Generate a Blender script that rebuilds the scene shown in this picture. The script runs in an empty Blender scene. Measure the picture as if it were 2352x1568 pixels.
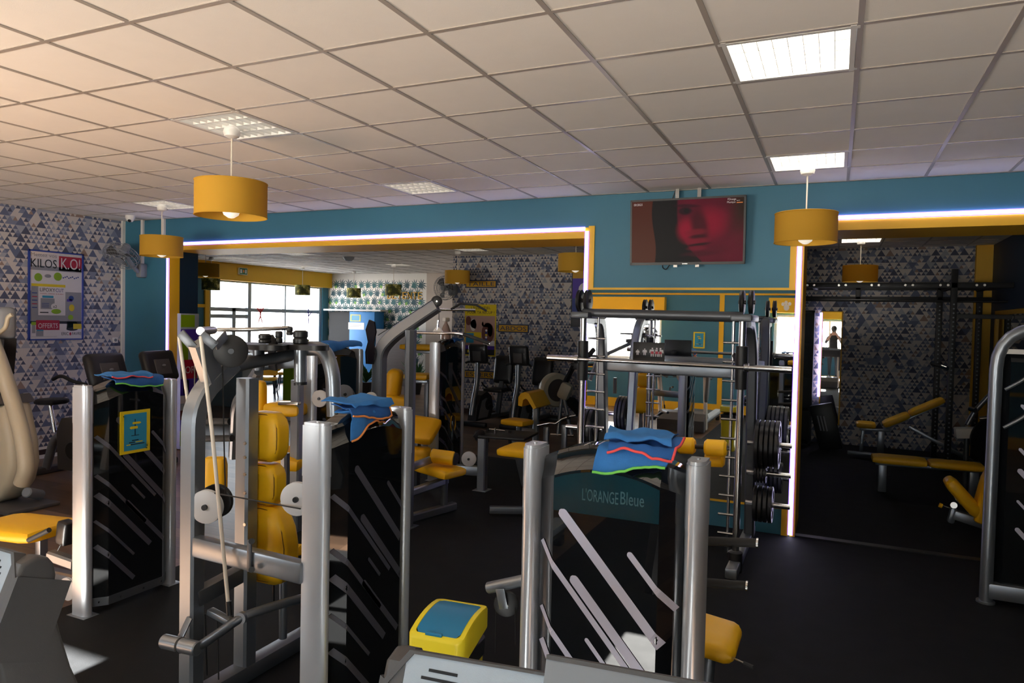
import bpy, bmesh, math, random
from mathutils import Vector, Matrix, Euler
random.seed(7)
PI = math.pi
SC = bpy.context.scene
COL = SC.collection
# ------------------------------------------------------------------ camera, exposure, daylight
SC.view_settings.view_transform = 'Standard'
SC.view_settings.look = 'None'
SC.view_settings.gamma = 1.0
SC.view_settings.use_curve_mapping = False
SC.view_settings.exposure = 0.0
SC.cycles.use_denoising = True
SC.cycles.sample_clamp_indirect = 8.0
SC.cycles.max_bounces = 10
SC.cycles.caustics_reflective = False
SC.cycles.caustics_refractive = False

def make_camera():
    yaw, pit, rol = -0.428396, -0.0303467, 0.0220008
    f = Vector((math.sin(yaw)*math.cos(pit), math.cos(yaw)*math.cos(pit), math.sin(pit)))
    r = Vector((math.cos(yaw), -math.sin(yaw), 0)); u = r.cross(f)
    r2 = r*math.cos(rol)+u*math.sin(rol); u2 = u*math.cos(rol)-r*math.sin(rol)
    cd = bpy.data.cameras.new('camera'); cam = bpy.data.objects.new('camera', cd); COL.objects.link(cam)
    cd.sensor_width = 36; cd.sensor_fit = 'HORIZONTAL'; cd.lens = 36*1626.4/2352
    cd.clip_start = 0.02; cd.clip_end = 200
    cam.matrix_world = Matrix(((r2.x, u2.x, -f.x, 0), (r2.y, u2.y, -f.y, 0), (r2.z, u2.z, -f.z, 1.955), (0, 0, 0, 1)))
    SC.camera = cam
make_camera()

W = bpy.data.worlds.new('sky'); SC.world = W; W.use_nodes = True
def sky():
    """pale sky above, a brighter warm lower half added to light the ceiling"""
    n, l = W.node_tree.nodes, W.node_tree.links; bg = n['Background']; tc = n.new('ShaderNodeTexCoord'); sp = n.new('ShaderNodeSeparateXYZ'); mr = n.new('ShaderNodeMapRange'); mx = n.new('ShaderNodeMix'); mx.data_type = 'RGBA'
    l.new(tc.outputs['Generated'], sp.inputs[0]); l.new(sp.outputs[2], mr.inputs[0]); mr.inputs[1].default_value = -0.06; mr.inputs[2].default_value = 0.02
    l.new(mr.outputs[0], mx.inputs[0]); mx.inputs[6].default_value = (SKY_LO[0], SKY_LO[1], SKY_LO[2], 1); mx.inputs[7].default_value = (SKY_HI[0], SKY_HI[1], SKY_HI[2], 1)
    l.new(mx.outputs[2], bg.inputs[0]); bg.inputs[1].default_value = 1.0
SKY_LO, SKY_HI = (42.0, 39.2, 34.6), (10.0, 11.0, 12.0)  # lower half set brighter than the sky to throw light up at ceilings
sky()

def sun():
    ld = bpy.data.lights.new('sun', 'SUN'); ld.energy = 340.0; ld.angle = 0.009; ld.color = (1.0, 0.98, 0.92)
    o = bpy.data.objects.new('sun', ld); COL.objects.link(o)
    d = Vector((0.0, 1.0, -0.45)).normalized()
    o.rotation_euler = d.to_track_quat('-Z', 'Y').to_euler(); o.location = (3, -8, 8)
sun()

def window_portal(name, loc, w, h, facing):
    ld = bpy.data.lights.new(name, 'AREA'); ld.shape = 'RECTANGLE'; ld.size = w; ld.size_y = h
    ld.cycles.is_portal = True
    o = bpy.data.objects.new(name, ld); COL.objects.link(o); o.location = loc
    o.rotation_euler = Vector(facing).to_track_quat('-Z', 'Y').to_euler()
window_portal('daylight_portal', (-5.0, -2.22, 1.66), 2.8, 1.12, (0, 1, 0))
window_portal('daylight_portal', (-0.2, -2.22, 1.66), 2.0, 1.12, (0, 1, 0))
window_portal('daylight_portal', (-14.75, 15.55, 1.5), 4.2, 2.8, (1, 0, 0))
# ------------------------------------------------------------------ mesh builder
ORG = {}
class MB:
    """collects shapes in one mesh; M maps what is added into the space of the thing"""
    def __init__(s, M=None):
        s.v = []; s.f = []; s.fm = []; s.M = M or Matrix(); s.mats = []; s.cur = 0
    def mat(s, m):
        if m not in s.mats: s.mats.append(m)
        s.cur = s.mats.index(m); return s
    def add(s, vs, fs):
        b = len(s.v)
        for p in vs: s.v.append(s.M @ Vector(p))
        for f in fs: s.f.append([b+i for i in f]); s.fm.append(s.cur)
        return s
    def bm(s, bm):
        bm.verts.index_update()
        s.add([v.co.copy() for v in bm.verts], [[v.index for v in f.verts] for f in bm.faces]); bm.free()
        return s
    def box(s, c, size, bev=0.0, rot=None, seg=2):
        bm = bmesh.new(); bmesh.ops.create_cube(bm, size=1.0)
        for v in bm.verts: v.co = Vector((v.co.x*size[0], v.co.y*size[1], v.co.z*size[2]))
        if bev > 0:
            bmesh.ops.bevel(bm, geom=bm.edges[:], offset=min(bev, min(size)*0.49), segments=seg, profile=0.5, affect='EDGES')
        R = Matrix() if rot is None else (rot.to_4x4() if hasattr(rot, 'to_4x4') else Euler(rot).to_matrix().to_4x4())
        for v in bm.verts: v.co = (R @ v.co) + Vector(c)
        return s.bm(bm)
    def bb(s, a, b, bev=0.0):
        a, b = Vector(a), Vector(b)
        return s.box((a+b)/2, [abs(b[i]-a[i]) for i in range(3)], bev)
    def frame(s, d, up=(0, 0, 1)):
        z = Vector(d).normalized(); u = Vector(up)
        if abs(z.dot(u)) > 0.98: u = Vector((0, 1, 0))
        x = u.cross(z).normalized(); y = z.cross(x)
        return Matrix((x, y, z)).transposed()
    def beam(s, p0, p1, w, h, bev=0.008, up=(0, 0, 1)):
        """rectangular tube from p0 to p1: w across, h along 'up'"""
        p0, p1 = Vector(p0), Vector(p1); d = p1-p0
        return s.box((p0+p1)/2, (w, h, d.length), bev, s.frame(d, up))
    def cyl(s, p0, p1, r, r2=None, n=18, cap=True, bev=0.0):
        p0, p1 = Vector(p0), Vector(p1); d = p1-p0; L = d.length; r2 = r if r2 is None else r2
        pr = [(r, 0), (r2, L)]
        if bev: pr = [(r-bev, 0), (r, bev), (r2, L-bev), (r2-bev, L)]
        return s.lathe(pr, p0, d, n, cap)
    def lathe(s, prof, c=(0, 0, 0), axis=(0, 0, 1), n=24, cap=True):
        F = s.frame(axis); c = Vector(c); vs = []; fs = []
        for (r, z) in prof:
            for k in range(n):
                a = 2*PI*k/n; vs.append(c + F @ Vector((r*math.cos(a), r*math.sin(a), z)))
        m = len(prof)
        for i in range(m-1):
            for k in range(n):
                k2 = (k+1) % n; fs.append([i*n+k, i*n+k2, (i+1)*n+k2, (i+1)*n+k])
        if cap:
            if prof[0][0] > 1e-6: fs.append(list(range(n))[::-1])
            if prof[-1][0] > 1e-6: fs.append([(m-1)*n+k for k in range(n)])
        return s.add(vs, fs)
    def fillet(s, pts, rad, k=6):
        pts = [Vector(p) for p in pts]; out = [pts[0]]
        for i in range(1, len(pts)-1):
            a, b, c = pts[i-1], pts[i], pts[i+1]
            d1 = (a-b); d2 = (c-b); t = min(rad, d1.length*0.49, d2.length*0.49)
            if t < 1e-4: out.append(b); continue
            q0 = b+d1.normalized()*t; q1 = b+d2.normalized()*t
            for j in range(k+1):
                u = j/k; out.append(q0*(1-u)**2 + b*2*u*(1-u) + q1*u*u)
        out.append(pts[-1]); return out
    def sweep(s, pts, sec, up=(0, 0, 1), closed=False, cap=True, scale=None):
        """section polygon (x across, y along up) along a polyline"""
        pts = [Vector(p) for p in pts]; n = len(sec); m = len(pts); vs = []; fs = []
        prev = None
        for i, p in enumerate(pts):
            if closed: d = pts[(i+1) % m]-pts[i-1]
            elif i == 0: d = pts[1]-pts[0]
            elif i == m-1: d = pts[-1]-pts[-2]
            else: d = (pts[i+1]-p).normalized()+(p-pts[i-1]).normalized()
            z = d.normalized()
            if prev is None:
                u = Vector(up)
                if abs(z.dot(u)) > 0.97: u = Vector((0, 1, 0)) if abs(z.y) < 0.9 else Vector((1, 0, 0))
                x = u.cross(z).normalized()
            else:
                x = (prev - z*prev.dot(z)).normalized()
            prev = x; y = z.cross(x); k = scale[i] if scale else 1.0
            for (a, b) in sec: vs.append(p + x*a*k + y*b*k)
        for i in range(m if closed else m-1):
            j = (i+1) % m
            for k in range(n):
                k2 = (k+1) % n; fs.append([i*n+k, i*n+k2, j*n+k2, j*n+k])
        if cap and not closed:
            fs.append(list(range(n))[::-1]); fs.append([(m-1)*n+k for k in range(n)])
        return s.add(vs, fs)
    def tube(s, pts, r, rad=0.0, n=12, closed=False, scale=None):
        if rad: pts = s.fillet(pts, rad)
        return s.sweep(pts, [(r*math.cos(2*PI*k/n), r*math.sin(2*PI*k/n)) for k in range(n)], closed=closed, scale=scale)
    def rtube(s, pts, w, h, rad=0.1, up=(0, 0, 1), bev=0.012):
        if rad: pts = s.fillet(pts, rad)
        a, b, c = w/2, h/2, bev
        return s.sweep(pts, [(a-c, -b), (a, -b+c), (a, b-c), (a-c, b), (-a+c, b), (-a, b-c), (-a, -b+c), (-a+c, -b)], up)
    def prism(s, poly, o, u, v, t0, t1):
        """2-D polygon in the plane o,u,v extruded along u x v from t0 to t1"""
        o, u, v = Vector(o), Vector(u), Vector(v); w = u.cross(v).normalized(); n = len(poly)
        vs = [o+u*a+v*b+w*t0 for a, b in poly]+[o+u*a+v*b+w*t1 for a, b in poly]
        fs = [list(range(n))[::-1], list(range(n, 2*n))]+[[i, (i+1) % n, n+(i+1) % n, n+i] for i in range(n)]
        return s.add(vs, fs)
    def disc(s, c, axis, r, t, n=28):
        c = Vector(c); a = Vector(axis).normalized(); return s.cyl(c-a*t/2, c+a*t/2, r, n=n, bev=min(t*0.25, 0.006))
    def sph(s, c, r, n=12, sc=(1, 1, 1)):
        bm = bmesh.new(); bmesh.ops.create_uvsphere(bm, u_segments=n*2, v_segments=n, radius=r)
        for v in bm.verts: v.co = Vector((v.co.x*sc[0], v.co.y*sc[1], v.co.z*sc[2]))+Vector(c)
        return s.bm(bm)
    def pad(s, c, size, rot=None, r=0.03):
        """upholstered cushion: rounded block with a slightly crowned face"""
        bm = bmesh.new(); bmesh.ops.create_cube(bm, size=1.0)
        bmesh.ops.subdivide_edges(bm, edges=bm.edges[:], cuts=5, use_grid_fill=True)
        sx, sy, sz = size
        R = Matrix() if rot is None else (rot.to_4x4() if hasattr(rot, 'to_4x4') else Euler(rot).to_matrix().to_4x4())
        for v in bm.verts:
            p = Vector((v.co.x*sx, v.co.y*sy, v.co.z*sz)); q = p.copy()
            for i, d in enumerate(size):
                rr = min(r, d*0.48); lim = d/2-rr; q[i] = max(-lim, min(lim, p[i]))
            e = p-q
            rr = [min(r, d*0.48) for d in size]
            m = max(abs(e[i])/rr[i] if rr[i] else 0 for i in range(3))
            if e.length > 1e-9 and m > 0:
                en = Vector([e[i]/rr[i] for i in range(3)]); en = en/en.length*m
                p = q+Vector([en[i]*rr[i] for i in range(3)])
            v.co = (R @ p)+Vector(c)
        return s.bm(bm)
    def text(s, t, o, u, v, h, w=None, depth=0.001, align='L', spacing=1.0):
        cu = bpy.data.curves.new('t', 'FONT'); cu.body = t; cu.extrude = 0.5; cu.resolution_u = 3; cu.space_character = spacing
        ob = bpy.data.objects.new('t', cu); COL.objects.link(ob)
        dg = bpy.context.evaluated_depsgraph_get(); me = bpy.data.meshes.new_from_object(ob.evaluated_get(dg))
        xs = [q.co.x for q in me.vertices]; ys = [q.co.y for q in me.vertices]
        if xs:
            x0, x1, y0, y1 = min(xs), max(xs), min(ys), max(ys); ky = h/(y1-y0); kx = ky if w is None else w/(x1-x0)
            sh = {'L': 0, 'C': -(x1-x0)*kx/2, 'R': -(x1-x0)*kx}[align]
            o, u, v = Vector(o), Vector(u).normalized(), Vector(v).normalized(); n = u.cross(v)
            s.add([o+u*((q.co.x-x0)*kx+sh)+v*((q.co.y-y0)*ky)+n*((q.co.z+0.5)*depth) for q in me.vertices], [list(p.vertices) for p in me.polygons])
        bpy.data.objects.remove(ob); bpy.data.curves.remove(cu); bpy.data.meshes.remove(me)
        return s
    def quad(s, a, b, c, d): return s.add([a, b, c, d], [[0, 1, 2, 3]])
    def build(s, name, mat=None, parent=None, smooth=40, local=False):
        me = bpy.data.meshes.new(name)
        off = Vector((0, 0, 0)) if (local or parent is None) else ORG.get(parent.name, Vector((0, 0, 0)))
        me.from_pydata([v-off for v in s.v], [], s.f)
        for m in (s.mats or [mat]): me.materials.append(m)
        if s.mats:
            for p, k in zip(me.polygons, s.fm): p.material_index = k
        bm = bmesh.new(); bm.from_mesh(me); bmesh.ops.recalc_face_normals(bm, faces=bm.faces[:]); bm.to_mesh(me); bm.free()
        if smooth:
            me.shade_smooth(); me.set_sharp_from_angle(angle=math.radians(smooth))
        me.update()
        o = bpy.data.objects.new(name, me); COL.objects.link(o)
        if parent is not None:
            o.parent = parent; ORG[o.name] = off
        return o

def tag(o, label, cat, group=None, kind=None):
    o['label'] = label; o['category'] = cat
    if group: o['group'] = group
    if kind: o['kind'] = kind
    return o
def thing(name, label, cat, loc=(0, 0, 0), rotz=0.0, group=None, local=False):
    o = bpy.data.objects.new(name, None); COL.objects.link(o); o.empty_display_size = 0.1
    o.location = loc; o.rotation_euler = (0, 0, rotz)
    ORG[o.name] = Vector((0, 0, 0)) if local else Vector(loc)
    return tag(o, label, cat, group)
def struct(name, mb, m, parent=None, smooth=40, label=None):
    o = mb.build(name, m, parent, smooth)
    if parent is None: o['kind'] = 'structure'
    if label: o['label'] = label
    return o
def dup(root, loc, rotz=0.0, label=None):
    r = root.copy(); COL.objects.link(r); r.location = loc; r.rotation_euler = (0, 0, rotz)
    if label: r['label'] = label
    for ch in list(root.children):
        c = ch.copy(); COL.objects.link(c); c.parent = r
        for g in list(ch.children):
            d = g.copy(); COL.objects.link(d); d.parent = c
    return r
def RZ(a): return Matrix.Rotation(a, 4, 'Z')
def TR(x, y, z=0): return Matrix.Translation((x, y, z))
X_, Y_, Z_ = Vector((1, 0, 0)), Vector((0, 1, 0)), Vector((0, 0, 1))
# ------------------------------------------------------------------ materials
def lin(r, g, b):
    f = lambda c: (c/255/12.92) if c <= 10 else ((c/255+0.055)/1.055)**2.4
    return (f(r), f(g), f(b), 1)
class NT:
    def __init__(s, m): s.t = m.node_tree; s.n = s.t.nodes; s.l = s.t.links
    def new(s, ty, **k):
        n = s.n.new(ty)
        for a, b in k.items(): setattr(n, a, b)
        return n
    def put(s, sock, val):
        if isinstance(val, bpy.types.NodeSocket): s.l.new(val, sock)
        else: sock.default_value = val
    def m(s, op, a, b=0.0, c=0.0):
        n = s.new('ShaderNodeMath', operation=op); s.put(n.inputs[0], a); s.put(n.inputs[1], b); s.put(n.inputs[2], c); return n.outputs[0]
    def mix(s, f, a, b):
        n = s.new('ShaderNodeMix', data_type='RGBA'); s.put(n.inputs[0], f); s.put(n.inputs[6], a); s.put(n.inputs[7], b); return n.outputs[2]
    def xyz(s, a, b, c):
        n = s.new('ShaderNodeCombineXYZ'); s.put(n.inputs[0], a); s.put(n.inputs[1], b); s.put(n.inputs[2], c); return n.outputs[0]
    def obj(s):
        co = s.new('ShaderNodeTexCoord'); sp = s.new('ShaderNodeSeparateXYZ'); s.l.new(co.outputs['Object'], sp.inputs[0]); return co.outputs['Object'], sp.outputs
    def noise(s, vec, scale, det=3.0, rough=0.6):
        n = s.new('ShaderNodeTexNoise'); s.put(n.inputs['Vector'], vec); n.inputs['Scale'].default_value = scale; n.inputs['Detail'].default_value = det; n.inputs['Roughness'].default_value = rough; return n.outputs['Fac']
    def white(s, vec):
        n = s.new('ShaderNodeTexWhiteNoise', noise_dimensions='3D'); s.put(n.inputs['Vector'], vec); return n.outputs['Value']
    def ramp(s, f, stops, interp='LINEAR'):
        n = s.new('ShaderNodeValToRGB'); n.color_ramp.interpolation = interp; s.put(n.inputs[0], f); e = n.color_ramp.elements
        while len(e) < len(stops): e.new(0.5)
        for i, (p, c) in enumerate(stops): e[i].position = p; e[i].color = c
        return n.outputs[0]
    def step(s, x, a, b):
        n = s.new('ShaderNodeMapRange', interpolation_type='SMOOTHSTEP'); s.put(n.inputs[0], x); s.put(n.inputs[1], a); s.put(n.inputs[2], b); return n.outputs[0]
def pm(name, col, rough=0.5, metal=0.0, var=0.0, vscale=30.0, bump=0.0, bscale=200.0, spec=None, emit=None, estr=0.0, coat=0.0, rvar=0.0):
    m = bpy.data.materials.new(name); m.use_nodes = True; t = NT(m); p = t.n['Principled BSDF']
    col = col if len(col) == 4 else (*col, 1)
    p.inputs['Base Color'].default_value = col; p.inputs['Roughness'].default_value = rough; p.inputs['Metallic'].default_value = metal
    if spec is not None: p.inputs['Specular IOR Level'].default_value = spec
    if coat: p.inputs['Coat Weight'].default_value = coat; p.inputs['Coat Roughness'].default_value = min(0.04, rough)
    if emit: p.inputs['Emission Color'].default_value = (*emit, 1) if len(emit) == 3 else emit; p.inputs['Emission Strength'].default_value = estr
    vec, _ = t.obj()
    if var:
        f = t.noise(vec, vscale); k = 1+var
        t.put(p.inputs['Base Color'], t.mix(f, (col[0]/k, col[1]/k, col[2]/k, 1), (min(1, col[0]*k), min(1, col[1]*k), min(1, col[2]*k), 1)))
    if rvar: t.put(p.inputs['Roughness'], t.m('MULTIPLY_ADD', t.noise(vec, vscale*0.5), rvar, rough-rvar*0.5))
    if bump:
        b = t.new('ShaderNodeBump'); b.inputs['Strength'].default_value = bump; b.inputs['Distance'].default_value = 0.002
        t.put(b.inputs['Height'], t.noise(vec, bscale)); t.put(p.inputs['Normal'], b.outputs[0])
    return m
M = {}
M['tile'] = pm('ceiling_tile', lin(246, 241, 233), 0.9, var=0.03, vscale=6, bump=0.3, bscale=350)
M['tbar'] = pm('ceiling_grid', lin(172, 162, 152), 0.35)
M['teal'] = pm('teal_paint', lin(58, 116, 140), 0.55, var=0.05, vscale=3, bump=0.15, bscale=300)
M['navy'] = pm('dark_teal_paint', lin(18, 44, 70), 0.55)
M['yellow'] = pm('yellow_paint', lin(240, 186, 36), 0.5, var=0.03, vscale=3)
M['beigewall'] = pm('beige_wall', lin(190, 178, 168), 0.8)
M['rubber'] = pm('black_rubber', (0.0075, 0.008, 0.009), 0.75, var=0.25, vscale=14, bump=0.5, bscale=260, rvar=0.12, spec=0.18)
M['silver'] = pm('silver_coat', (0.29, 0.315, 0.345), 0.33, 0.75, bump=0.06, bscale=500)
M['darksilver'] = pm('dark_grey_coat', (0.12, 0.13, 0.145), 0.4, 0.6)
M['postsilver'] = pm('bright_silver_coat', (0.60, 0.63, 0.67), 0.26, 0.45, bump=0.05, bscale=500)
M['blocker_dark'] = pm('blocker_dark', (0.06, 0.06, 0.065), 0.9)
M['exitgreen'] = pm('exit_green', lin(30, 110, 60), 0.4)
M['chrome'] = pm('chrome', (0.78, 0.77, 0.76), 0.12, 1.0)
M['steel'] = pm('steel_rod', (0.6, 0.58, 0.55), 0.25, 1.0)
M['black'] = pm('black_plastic', (0.012, 0.012, 0.013), 0.42)
M['gloss'] = pm('black_gloss', (0.006, 0.007, 0.008), 0.03, coat=0.8)
M['clearcover'] = pm('clear_dark_cover', (0.006, 0.007, 0.009), 0.012, coat=1.0)
M['softblack'] = pm('black_rubber_grip', (0.014, 0.014, 0.014), 0.7)
M['iron'] = pm('black_iron', (0.014, 0.014, 0.016), 0.35)
M['rig'] = pm('matt_black_steel', (0.008, 0.008, 0.010), 0.5)
M['vinyl'] = pm('yellow_vinyl', lin(252, 192, 22), 0.42, var=0.04, vscale=8, bump=0.12, bscale=420)
M['seam'] = pm('vinyl_seam', lin(120, 78, 8), 0.6)
M['pulley'] = pm('pale_pulley', lin(205, 205, 205), 0.4)
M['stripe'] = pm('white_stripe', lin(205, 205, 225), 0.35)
M['shadestripe'] = pm('shaded_stripe', lin(78, 78, 88), 0.35)  # white stripe darkened in colour for the towers in shade
M['facestripe'] = pm('deep_shaded_stripe', lin(58, 58, 66), 0.35)  # deeper shaded copy of the white stripe, assigned to no part
M['band'] = pm('teal_band', lin(10, 46, 56), 0.15, coat=0.3)
M['emboss'] = pm('embossed_letters', lin(44, 86, 94), 0.35)
M['cloth'] = pm('blue_microfibre', lin(52, 120, 190), 0.95, var=0.2, vscale=25, bump=0.6, bscale=500)
M['cloth2'] = pm('deep_blue_microfibre', lin(38, 92, 160), 0.95, var=0.2, vscale=25, bump=0.6, bscale=500)
M['orange'] = pm('orange_edging', lin(240, 150, 80), 0.8)
M['coral'] = pm('coral_edging', lin(240, 84, 84), 0.8)
M['green'] = pm('green_edging', lin(120, 210, 90), 0.8)
M['cord'] = pm('pale_cord', lin(225, 215, 200), 0.6)
M['white'] = pm('white_plastic', lin(232, 228, 222), 0.4)
M['grey'] = pm('grey_plastic', lin(128, 132, 138), 0.45)
M['lgrey'] = pm('light_grey_plastic', lin(172, 184, 194), 0.42, var=0.03, vscale=60, bump=0.25, bscale=600)
M['dgrey'] = pm('dark_grey_plastic', lin(74, 72, 72), 0.5, bump=0.2, bscale=600)
M['beige'] = pm('beige_plastic', lin(196, 188, 165), 0.4)
M['hole'] = pm('dark_void', (0.004, 0.004, 0.006), 0.7)
M['lcd'] = pm('grey_lcd', lin(158, 172, 168), 0.15)
M['cable'] = pm('black_cable', (0.01, 0.01, 0.011), 0.45)
M['binyellow'] = pm('bin_yellow', lin(255, 232, 50), 0.35)
M['binblue'] = pm('bin_blue', lin(40, 130, 178), 0.3)
M['whitepaint'] = pm('white_paint', lin(225, 222, 216), 0.5)
M['louver'] = pm('louvre_white', lin(225, 222, 215), 0.25)
M['ledwhite'] = pm('led_core', (1, 1, 1), 0.5, emit=(0.86, 0.84, 1.0), estr=9.0)
M['ledhalo'] = pm('led_halo', (0.3, 0.2, 0.9), 0.5, emit=(0.22, 0.12, 1.0), estr=3.2)
M['lampon'] = pm('lamp_tube_lit', (1, 1, 1), 0.5, emit=(1.0, 0.95, 0.88), estr=8.0)
M['lamphalf'] = pm('lamp_tray_dim', (0.9, 0.88, 0.84), 0.4, emit=(1.0, 0.95, 0.9), estr=1.3)
M['bulb'] = pm('matt_bulb', lin(245, 240, 228), 0.3, emit=(1, 0.9, 0.72), estr=0.6)
M['mirror'] = pm('mirror_glass', (0.86, 0.88, 0.88), 0.012, 1.0)
M['print_w'] = pm('print_white', lin(226, 222, 226), 0.35)
M['print_k'] = pm('print_black', lin(22, 22, 30), 0.4)
M['print_r'] = pm('print_crimson', lin(176, 14, 56), 0.4)
M['print_b'] = pm('print_blue', lin(36, 60, 140), 0.4)
M['print_g'] = pm('print_lime', lin(140, 180, 20), 0.4)
M['print_y'] = pm('print_yellow', lin(232, 206, 20), 0.4)
M['print_c'] = pm('print_cyan', lin(48, 150, 190), 0.4)
M['print_gr'] = pm('print_grey', lin(150, 150, 158), 0.4)
M['print_p'] = pm('print_purple', lin(80, 52, 170), 0.4)
M['print_t'] = pm('print_flesh', lin(186, 150, 140), 0.4)
M['print_br'] = pm('print_brown', lin(110, 60, 50), 0.4)
M['signy'] = pm('sign_yellow', lin(206, 156, 30), 0.5)
M['signb'] = pm('sign_blue', lin(28, 48, 84), 0.5)
M['goldletter'] = pm('gold_letter', lin(206, 160, 40), 0.45)
M['leafa'] = pm('leaf_teal', lin(44, 98, 104), 0.6)
M['leafb'] = pm('leaf_dark', lin(30, 72, 84), 0.6)
M['leafc'] = pm('leaf_green', lin(120, 168, 80), 0.6)
M['paleblue'] = pm('blue_board', lin(60, 140, 210), 0.5)
M['plant'] = pm('plant_leaf', lin(40, 84, 40), 0.5)
M['wooddark'] = pm('dark_wood', lin(58, 40, 34), 0.4, var=0.2, vscale=10)
M['skin'] = pm('skin', lin(196, 148, 124), 0.5)
M['hair'] = pm('hair', lin(40, 28, 22), 0.6)
M['shirt'] = pm('black_shirt', lin(26, 26, 30), 0.8)
M['legging'] = pm('black_leggings', lin(34, 38, 46), 0.6)
M['shoe'] = pm('red_shoe', lin(170, 40, 50), 0.6)
M['belt'] = pm('treadmill_belt', lin(46, 46, 48), 0.6)
M['purple_gloss'] = pm('dark_shield', lin(24, 20, 30), 0.25)
M['clearspray'] = pm('clear_bottle', lin(150, 130, 120), 0.15)

def shade_mat():
    m = bpy.data.materials.new('yellow_lampshade'); m.use_nodes = True; t = NT(m); p = t.n['Principled BSDF']
    p.inputs['Base Color'].default_value = lin(214, 168, 52); p.inputs['Roughness'].default_value = 0.8
    vec, s = t.obj(); b = t.new('ShaderNodeBump'); b.inputs['Strength'].default_value = 0.2; b.inputs['Distance'].default_value = 0.001
    t.put(b.inputs['Height'], t.noise(t.xyz(t.m('MULTIPLY', s[0], 8.0), t.m('MULTIPLY', s[1], 8.0), s[2]), 140)); t.put(p.inputs['Normal'], b.outputs[0])
    tl = t.new('ShaderNodeBsdfTranslucent'); tl.inputs[0].default_value = lin(216, 170, 50)
    mx = t.new('ShaderNodeMixShader'); mx.inputs[0].default_value = 0.35
    t.l.new(p.outputs[0], mx.inputs[1]); t.l.new(tl.outputs[0], mx.inputs[2]); t.l.new(mx.outputs[0], t.n['Material Output'].inputs[0])
    return m
M['shade'] = shade_mat()

def glass_mat(name, tint=(1, 1, 1, 1), f=0.08):
    m = bpy.data.materials.new(name); m.use_nodes = True; t = NT(m)
    tr = t.new('ShaderNodeBsdfTransparent'); tr.inputs[0].default_value = tint
    g = t.new('ShaderNodeBsdfGlossy'); g.inputs[1].default_value = 0.02
    mx = t.new('ShaderNodeMixShader'); mx.inputs[0].default_value = f
    t.l.new(tr.outputs[0], mx.inputs[1]); t.l.new(g.outputs[0], mx.inputs[2]); t.l.new(mx.outputs[0], t.n['Material Output'].inputs[0])
    return m
M['pane'] = glass_mat('window_pane')
M['clearpanel'] = glass_mat('clear_cover', (0.8, 0.84, 0.88, 1), 0.09)

def wood_mat():
    m = bpy.data.materials.new('plank_floor'); m.use_nodes = True; t = NT(m); p = t.n['Principled BSDF']
    vec, s = t.obj()
    row = t.m('FLOOR', t.m('DIVIDE', s[1], 0.19))
    xo = t.m('ADD', s[0], t.m('MULTIPLY', t.white(t.xyz(row, 3.0, 1.0)), 1.2))
    col = t.m('FLOOR', t.m('DIVIDE', xo, 1.2))
    rnd = t.white(t.xyz(row, col, 5.0))
    gr = t.noise(t.xyz(t.m('MULTIPLY', s[0], 1.6), t.m('MULTIPLY', s[1], 22.0), rnd), 2.4, 5)
    f = t.m('ADD', t.m('MULTIPLY', rnd, 0.45), t.m('MULTIPLY', gr, 0.6))
    c = t.ramp(f, [(0.1, lin(56, 43, 34)), (0.45, lin(94, 72, 56)), (0.9, lin(134, 106, 84))])
    ed = t.m('LESS_THAN', t.m('ABSOLUTE', t.m('SUBTRACT', t.m('FRACT', t.m('DIVIDE', s[1], 0.19)), 0.5)), 0.488)
    t.put(p.inputs['Base Color'], t.mix(ed, lin(34, 22, 18), c))
    p.inputs['Roughness'].default_value = 0.32
    return m
M['wood'] = wood_mat()

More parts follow.
